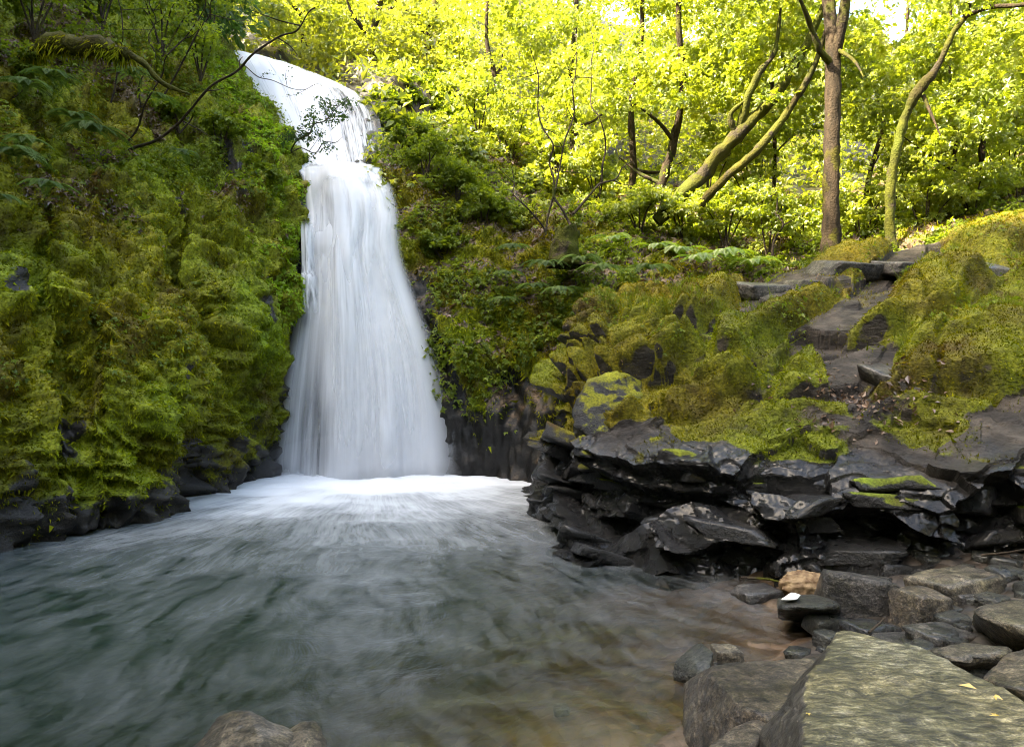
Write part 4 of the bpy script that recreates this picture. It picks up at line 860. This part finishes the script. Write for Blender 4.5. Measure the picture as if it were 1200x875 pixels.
# slim stems deeper in the wood
slim = [([(1122, 250, 16), (1118, 200, 16), (1120, 150, 16), (1112, 70, 16), (1118, -40, 16)], .07, 'thin straight sapling behind the crest between the crooked maple and the slope edge', (1060, 1180, -20, 150, 15, 18)),
        ([(1152, 245, 17), (1150, 190, 17), (1155, 130, 17), (1140, 60, 17), (1150, -40, 17)], .08, 'pale slim trunk with a kink rising behind the thin sapling', (1080, 1240, -20, 170, 16, 19.5)),
        ([(770, 262, 16.5), (776, 215, 16.5), (790, 165, 16.4), (800, 100, 16.2), (795, 20, 16), (800, -60, 16)], .13, 'dark upright trunk at the foot of the thick leaning maple', (700, 860, -30, 130, 15.2, 18.5)),
        ([(735, 250, 17.5), (742, 200, 17.5), (740, 120, 17.3), (752, 40, 17), (750, -60, 17)], .11, 'dark trunk half hidden in shrubs up the slope', (660, 800, -30, 130, 16.5, 20)),
        ([(1010, 260, 18), (1020, 200, 18), (1035, 150, 18), (1060, 60, 18), (1065, -40, 18)], .07, 'thin curved stem between the straight maple and the crooked maple', (980, 1110, -20, 170, 17, 20)),
        ([(905, 260, 18), (908, 180, 18), (905, 100, 18), (912, 0, 18), (910, -60, 18)], .06, 'thin stem beside the straight maple trunk', (860, 960, 0, 190, 17, 20)),
        ([(585, 190, 20), (590, 140, 20), (580, 90, 20), (570, 40, 20), (575, -50, 20)], .11, 'leafy slope tree above the sunlit bare patch', (528, 660, -30, 150, 18, 21.5)),
        ([(670, 210, 20), (672, 150, 20), (668, 90, 20), (675, 20, 20), (675, -60, 20)], .12, 'leafy tree crowding the middle of the slope', (610, 740, -30, 160, 18.5, 22)),
        ([(1240, 240, 15), (1236, 180, 15), (1225, 100, 15), (1215, 30, 15), (1215, -60, 15)], .12, 'leafy maple at the edge of the wood past the crooked tree', (1130, 1330, -40, 170, 13.5, 17))]
for pts, r0, lb, bx in slim:
    t = thing('maple_tree', lb, 'tree', P(*pts[0])); k = len(pts)
    wood(t, [P(*p) for p in pts], list(np.linspace(r0, r0*.4, k)), BARK, rough=.3)
    for j in range(1, 3):
        b0 = P(*pts[j]); e = b0+rng.normal(size=3)*np.array([1.0, .5, .2])+np.array([0, 0, .9]); wood(t, [b0, (b0+e)/2+rng.normal(size=3)*.12, e], [r0*.45, r0*.3, r0*.12], TWIG, 'limb')
    crown(t, pbox(52, *bx), .52, 72, .10, LEAF_SUN, LOB3)
# far tree over the lip of the falls
for (x, y, Yd, bx, lb, mt) in [(440, 85, 23, (360, 500, -20, 78, 21.5, 26), 'dark green tree standing over the lip of the falls', LEAF_FAR), (360, 60, 25, (290, 420, -40, 70, 23, 28), 'sunlit tree leaning above the creek at the top', LEAF_SUN),
                           (505, 85, 24, (455, 545, 0, 85, 22, 27), 'bushy green tree above the brown earth bank', LEAF_FAR), (260, 40, 24, (200, 330, -60, 40, 21, 26), 'leafy tree behind the cliff shoulder', LEAF_FAR)]:
    t = thing('broadleaf_tree', lb, 'tree', P(x, y, Yd))
    wood(t, [P(x, y+6, Yd), P(x-4, y-40, Yd), P(x+6, y-90, Yd), P(x+2, y-150, Yd)], [.16, .13, .1, .05], BARK)
    wood(t, [P(x-4, y-40, Yd), P(x-25, y-65, Yd-.3), P(x-35, y-90, Yd-.5)], [.09, .06, .03], BARK, 'limb')
    wood(t, [P(x, y-60, Yd), P(x+22, y-80, Yd-.3), P(x+34, y-110, Yd-.5)], [.08, .05, .03], BARK, 'limb')
    crown(t, pbox(70, *bx), .6, 66, .115, mt, LOB3)
# distant canopy as one mass
ground_leaves('undergrowth', HS, HSN, np.ones(HS.shape[0]*HS.shape[1]), 12000, .24, LEAF_FAR, 'sunlit leaves covering the floor of the far wood', LOB1, .3)
def mass(name, label, cen, rad, k, size, mat, lobes=LOB1, cat='trees'):
    V, F, r_ = sprays(thin(cen), rad, k, size, lobes); tag(obj(name, V, F, mat, attrs={'rnd': r_}, smooth=False), label, cat, kind='stuff')
mass('woodland', 'dense sunlit wood rising behind the slope', np.concatenate([pbox(420, 530, 1260, -30, 190, 21, 30), pbox(260, 530, 1400, -260, -20, 21, 36), pbox(160, 200, 560, -200, 30, 25, 36)]), .85, 80, .16, LEAF_FAR)
p, n_ = sample_grid(HS, 1000, None, HSN); p[:, 2] += .3
mass('undergrowth', 'sunlit shrubs carpeting the far hillside', p, .7, 40, .18, LEAF_FAR, LOB1, 'shrubs')
p, n_ = sample_grid(CL, 260, ((CL[..., 2] > 9.5)*1.), CLN); p[:, 2] += 1.2
p2, _ = sample_grid(CL, 200, ((CL[..., 2] > 14)*1.), CLN); p2 += np.array([0, 0, 1.])*rng.uniform(1, 5.5, (200, 1))
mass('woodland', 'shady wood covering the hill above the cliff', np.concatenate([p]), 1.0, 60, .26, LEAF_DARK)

p, n_ = sample_grid(DN, 420, None, DNN); p += np.array([0, 0, 1.])*rng.uniform(.5, 7, (420, 1))  # unseen leaf mass behind camera, added to darken faces turned this way
mass('woodland', 'unseen wood on the gorge sides added to block sky light', p, 1.5, 50, .42, LEAF_DARK)
# shrubs on the slopes
def shrub(base, rad, h, label, mat, n=16, size=.11, k=34, stems=5, lobes=LOB3, group=None, name='shrub'):
    base = np.asarray(base); t = thing(name, label, 'shrub', base, group); cs = []
    for s in range(stems):
        a = rng.uniform(0, 6.28); e = base+np.array([math.cos(a)*rad*rng.uniform(.3, .9), math.sin(a)*rad*rng.uniform(.2, .7), h*rng.uniform(.6, 1.05)])
        mid = (base+e)/2+np.array([0, 0, h*.12])+rng.normal(size=3)*.06
        V, F = tube([base-np.array([0, 0, .1]), mid, e], [.022, .016, .007], 5, 10); obj('stem', V, F, TWIG, t)
        cs += [mid*.4+e*.6+rng.normal(size=3)*.12, e+rng.normal(size=3)*.1]
    while len(cs) < n: cs.append(base+rng.normal(size=3)*np.array([rad*.5, rad*.4, h*.22])+np.array([0, 0, h*.6]))
    crown(t, np.array(cs[:max(n, len(cs))]), rad*.38, k, size, mat, lobes, 'foliage'); return t
SH = [(500, 215, 15.0, .75, .9, LEAF_SHADE, 'round green bush overhanging the falls ledge'), (535, 235, 15.0, .7, .8, LEAF_SHADE, 'green bush beside the overhanging one on the promontory'), (480, 178, 15.9, .5, .6, LEAF_SHADE, 'small bush at the brink of the upper falls'),
      (565, 270, 14.7, .6, .8, LEAF_SHADE, 'loose leafy bush on the shaded promontory side'), (520, 300, 14.3, .5, .5, LEAF_SHADE, 'low bush hanging on the mossy wall'),
      (560, 165, 18, .9, 1.6, LEAF_SUN, 'bright bush just past the bare sunlit patch'), (600, 190, 17.6, .8, 1.4, LEAF_SUN, 'yellow green bush with dark stems on the upper slope'), (650, 215, 17, .8, 1.4, LEAF_SUN, 'sunlit bush beneath the crowded slope tree'),
      (700, 240, 16.5, .8, 1.4, LEAF_SUN, 'sunlit bush left of the dark trunks'.replace(' left of', ' beside'), ), (750, 275, 15, .7, 1.0, LEAF_SUN, 'low lit bush under the dark upright trunk'), (800, 285, 15, .7, 1.2, LEAF_SUN, 'lit bush below the thick leaning maple'),
      (850, 290, 14.6, .7, 1.3, LEAF_SUN, 'bushy sapling below the slender leaning trunk'), (900, 305, 14.2, .7, 1.4, LEAF_SUN, 'bright shrub with forked stems near the straight maple'), (935, 300, 14.8, .6, 1.2, LEAF_SUN, 'bright shrub against the straight maple trunk'),
      (1010, 290, 14.8, .7, 1.3, LEAF_SUN, 'sunlit shrub between the two mossy maples'), (1085, 278, 14.6, .8, 1.2, LEAF_SUN, 'sunlit shrub past the crooked maple base'), (1140, 265, 14.6, .8, 1.2, LEAF_SUN, 'sunlit shrub on the crest edge by the sapling'), (1195, 250, 14.6, .8, 1.3, LEAF_SUN, 'sunlit shrub at the high end of the crest'),
      (830, 240, 17, .9, 1.8, LEAF_SUN, 'tall bush filling the gap under the leaning trunks'), (880, 250, 17.5, .9, 1.8, LEAF_SUN, 'tall bush behind the forked shrub'), (1050, 250, 17.5, .9, 1.8, LEAF_SUN, 'tall bush behind the crooked maple'), (1110, 240, 18, .9, 2.0, LEAF_SUN, 'tall bush behind the thin sapling'), (1180, 225, 18, .9, 2.0, LEAF_SUN, 'tall bush behind the crest edge')]
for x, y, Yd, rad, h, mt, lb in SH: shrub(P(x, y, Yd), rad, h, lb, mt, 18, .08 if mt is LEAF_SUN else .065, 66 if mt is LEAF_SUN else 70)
# bushes on the upper shaded cliff
for x, y, Yd, rad, h, lb in [(40, 40, 12.0, .8, 1.0, 'shaded bush behind the mossy log'), (120, 30, 13.4, .9, 1.1, 'shaded bush with thin stems above the mossy log'), (190, 60, 14, .9, 1.2, 'shaded leafy bush on the cliff shoulder'), (235, 90, 15, .8, 1.0, 'shaded bush near the brink of the cliff'), (250, 40, 17, 1.0, 1.4, 'leafy bush at the cliff top beside the falls lip'),
                          (260, 170, 14, .5, .5, 'leafy clump hanging on the cliff below the shoulder'), (210, 150, 13.6, .5, .5, 'leafy clump beside the long bare branch'), (310, 215, 14.0, .4, .4, 'leafy clump beside the falls edge'), (10, 110, 11, .7, .8, 'shaded bush under the mossy log end')]:
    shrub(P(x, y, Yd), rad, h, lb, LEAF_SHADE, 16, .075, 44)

# mossy log and bare branches on the cliff
t = thing('mossy_log', 'thick moss wrapped log jutting from the upper cliff', 'log', P(25, 74, 11.2))
wood(t, [P(0, 92, 11.5), P(28, 70, 11.2), P(60, 52, 11.0), P(105, 54, 10.9), P(150, 64, 10.8)], [.10, .12, .15, .16, .10], BARK_MOSS, 'trunk', 12, .5, 4)
wood(t, [P(148, 62, 10.8), P(170, 75, 10.8), P(190, 97, 10.9), P(222, 110, 11.2)], [.06, .045, .04, .02], BARK_MOSS, 'limb', 8, .4)
cpts = catmull(np.array([P(20, 76, 11.2), P(60, 52, 11.0), P(105, 54, 10.9), P(150, 64, 10.8)]), 1400); r_ = rng.normal(size=(1400, 3))
V, F = blades(cpts+nrm(r_)*.13, nrm(r_)*.5+np.array([0, 0, -.6]), .12*rng.lognormal(0, .4, 1400), .03); obj('moss', V, F, MOSS_B, t, {'rnd': np.repeat(rng.random(1400), 3)}, False)['kind'] = 'stuff'
def branch(pts, r, label, leaves=0, size=.06, mat=LEAF_DARK, twigs=0, name='branch', lobes=LOB1, rad=.16):
    pts = [P(*p) for p in pts]; t = thing(name, label, 'branch', pts[0]); k = len(pts)
    pts = [pts[0]]+[p+rng.normal(0, .05, 3) for p in catmull(np.array(pts), 2*k)[1:]]; k = len(pts)
    wood(t, pts, list(np.linspace(r, r*.3, k)), TWIG, 'stem', 6, .2); c = catmull(np.array(pts), 40); cs = []
    for i in range(twigs):
        b = c[int(40*(.3+.68*i/max(1, twigs))) if i < twigs else 39]; e = b+rng.normal(size=3)*np.array([.30, .2, .16])+np.array([.06, 0, .05])
        V, F = tube([b, (b+e)/2+rng.normal(size=3)*.03, e], [r*.45, r*.3, r*.15], 5, 8); obj('twig', V, F, TWIG, t); cs += [e, (b+e)/2]
    if leaves: crown(t, np.array(cs if cs else c[12:]), rad, leaves, size, mat, lobes, 'foliage', flat=.5)
    return t
branch([(138, 187, 12.0), (180, 160, 11.4), (232, 120, 10.8), (290, 72, 10.3), (345, 35, 9.9), (378, 10, 9.7)], .028, 'long bare diagonal branch reaching from the cliff toward the creek', 0, twigs=5)
branch([(342, 178, 14.2), (352, 160, 13.8), (375, 140, 13.5), (408, 118, 13.2)], .02, 'small dark leafy branch hanging over the white upper falls', 34, .058, LEAF_DARK, 12, rad=.17)
branch([(345, 176, 14.2), (372, 172, 13.7), (398, 164, 13.5)], .014, 'lower dark twig reaching across the falls ledge', 12, .05, LEAF_DARK, 5, rad=.11)
branch([(285, 75, 15), (310, 92, 14.5), (350, 104, 14), (385, 98, 13.7)], .012, 'thin drooping twig crossing the top of the falls', 6, .05, LEAF_DARK, 3, rad=.1)
branch([(145, 170, 12), (175, 110, 11.6), (205, 50, 11.3), (245, -10, 11)], .02, 'thin upright stem rising past the long bare branch', 10, .07, LEAF_SHADE, 7, rad=.2)
branch([(130, 120, 12.2), (140, 60, 12), (140, 0, 11.8), (150, -60, 11.6)], .018, 'slim stem standing behind the mossy log tip', 12, .07, LEAF_SHADE, 7, rad=.2)
branch([(190, 115, 12.6), (225, 50, 12.2), (250, 5, 12), (270, -50, 11.8)], .02, 'leaning stem with sparse leaves above the cliff shoulder', 12, .07, LEAF_SHADE, 7, rad=.22)
branch([(165, 125, 12.4), (180, 60, 12), (178, 10, 11.8), (190, -40, 11.6)], .014, 'very thin sapling stem beside the leaning stem', 10, .07, LEAF_SHADE, 6, rad=.2)
# arching bare shrubs on the right slope
branch([(672, 270, 13.6), (655, 240, 13.7), (645, 205, 13.8), (640, 160, 13.9), (632, 110, 14), (620, 60, 14)], .028, 'dark arching bare stem rising from the stump on the slope', 0, twigs=6)
branch([(640, 270, 13.8), (652, 215, 13.9), (668, 150, 14), (672, 90, 14.1), (676, 40, 14.2)], .024, 'dark upright bare stem crossing the arching one', 0, twigs=6)
branch([(705, 215, 14.6), (708, 170, 14.6), (700, 130, 14.6), (692, 80, 14.7), (690, 30, 14.8)], .022, 'thin bare stem further up the slope', 4, .1, LEAF_SUN, 5)
branch([(672, 250, 13.9), (700, 215, 14.2), (725, 200, 14.5), (745, 185, 14.8)], .03, 'pale bare branch slanting up toward the dark trunks', 0, twigs=3)
branch([(640, 275, 13.4), (610, 235, 13.2), (600, 200, 13.4)], .02, 'short dark stem bending over the promontory', 0, twigs=4)
branch([(905, 300, 13.6), (918, 270, 13.6), (910, 245, 13.6), (902, 215, 13.6)], .03, 'small forked bare shrub stem in front of the straight maple', 6, .1, LEAF_SUN, 6)
# added stump standing in for a dark hollow on the bank
t = thing('stump', 'added dark stump standing in for a hollow under the bare stems', 'stump', P(668, 270, 13.6))
V, F = tube([P(662, 312, 13.5), P(662, 290, 13.5), P(664, 268, 13.5)], [.36, .27, .25], 18, 14, .3, 5, 3, -.5); V[:, 2] += .12*fbm(V, 6., 2, 4)*sstep(4.3, 4.8, V[:, 2]); obj('trunk', V, F, BARK_MOSS, t)

def fern(base, size, label, mat, nf=11, out=(0, -1, .2), group=None, seed=0):
    r = np.random.default_rng(seed); base = np.asarray(base); t = thing('fern', label, 'fern', base, group); out = nrm(np.array(out, float))
    for f in range(nf):
        a = 2*math.pi*f/nf+r.normal(0, .2); hd = nrm(np.array([math.cos(a), math.sin(a), 0])+out*.55)
        L = size*r.uniform(.7, 1.1); n = 28; s = np.linspace(0, 1, n)
        spine = base+hd*(L*s[:, None]*.85)+np.array([0, 0, 1.])*(L*(.62*s-.85*s**2))[:, None]
        tn = nrm(np.gradient(spine, axis=0)); sd_ = nrm(np.cross(tn, np.array([0, 0, 1.]))); upn = np.cross(sd_, tn)
        pl = L*.17*np.sin(np.pi*(.12+.86*s))**.8; Vs, Fs, o = [], [], 0
        for sg in (-1, 1):
            V, F = kites(spine[1:], sd_[1:]*sg+tn[1:]*.35-upn[1:]*.12, upn[1:], pl[1:], L*.030, .1, .12); Vs.append(V); Fs.append(F+o); o += len(V)
        V, F = kites(spine[:-1], np.diff(spine, axis=0), upn[:-1], np.linalg.norm(np.diff(spine, axis=0), axis=1)*1.05, L*.014, 0, 0); Vs.append(V); Fs.append(F+o)
        V = np.concatenate(Vs); obj('frond', V, np.concatenate(Fs), mat, t, {'rnd': np.full(len(V), r.random())}, False)
    return t
g = 'sword ferns on the shaded cliff'
FE = [((105, 170, 11.4), .75, 'sword fern with long grey green fronds drooping under the mossy log'), ((85, 155, 11.2), .6, 'sword fern tucked against the dark hole in the cliff'), ((15, 200, 9.9), .75, 'dark sword fern with fronds hanging down the cliff'), ((30, 185, 10.1), .6, 'sword fern above the hanging dark one'),
      ((110, 80, 11.6), .6, 'fern drooping below the mossy log'), ((210, 195, 12.4), .45, 'small pale fern below the long bare branch'), ((60, 110, 11.2), .6, 'yellowish fern between log and dark hole'), ((30, 120, 10.8), .6, 'fern on the ledge under the log end'), ((150, 105, 12), .6, 'tufted fern under the thin stems'),
      ((55, 235, 9.8), .5, 'fern over a brown leafy ledge'), ((180, 130, 12.6), .5, 'fern by the foot of the leaning stem'), ((0, 250, 9.2), .5, 'fern low on the cliff by the brown leaves')]
for i, (b, s, lb) in enumerate(FE): fern(P(*b)+np.array([.25, -.35, .1]), s, lb, FERN_M, 11, (.6, -.7, .1), g, i)
FE = [((600, 300, 14.0), .6, 'fern on the promontory under the loose bush'), ((640, 320, 13.6), .7, 'glossy sword fern below the stump'), ((680, 315, 13.3), .7, 'sword fern in front of the stump'), ((625, 345, 13.4), .55, 'fern low on the dark wet wall'), ((705, 325, 12.9), .7, 'sword fern above the outcrop nose'), ((760, 325, 12.9), .7, 'sword fern behind the outcrop moss'),
      ((655, 350, 13.0), .6, 'fern beside the moss nose of the outcrop'), ((590, 360, 13.5), .45, 'small fern on the mossy falls wall'), ((595, 330, 13.7), .5, 'fern hanging from the promontory lip')]
for i, (b, s, lb) in enumerate(FE): fern(P(*b)+np.array([0, -.2, .12]), s, lb, FERN_M, 12, (-.2, -.9, .2), 'ferns on the bank beside the falls', 40+i)
FE = [((820, 315, 13.0), .8, 'sunlit yellow fern behind the outcrop crest'), ((850, 310, 13.2), .85, 'tall sunlit fern at the outcrop crest'), ((795, 305, 13.8), .8, 'sunlit fern beneath the lit bush'), ((720, 290, 14.2), .7, 'sunlit fern beside the stump'), ((770, 300, 14.0), .7, 'pale sunlit fern near the dark trunk'), ((880, 318, 12.9), .7, 'sunlit fern next to the grey crest slab')]
for i, (b, s, lb) in enumerate(FE): fern(P(*b)+np.array([0, -.1, .1]), s, lb, FERN_LIT, 12, (-.1, -.5, .3), 'sunlit ferns behind the outcrop', 70+i)

for o in bpy.data.objects:
    if '_w' in o: del o['_w']
print('TRIS', sum(len(o.data.loops)-2*len(o.data.polygons) for o in bpy.data.objects if o.type == 'MESH'), 'OBJ', len(bpy.data.objects))
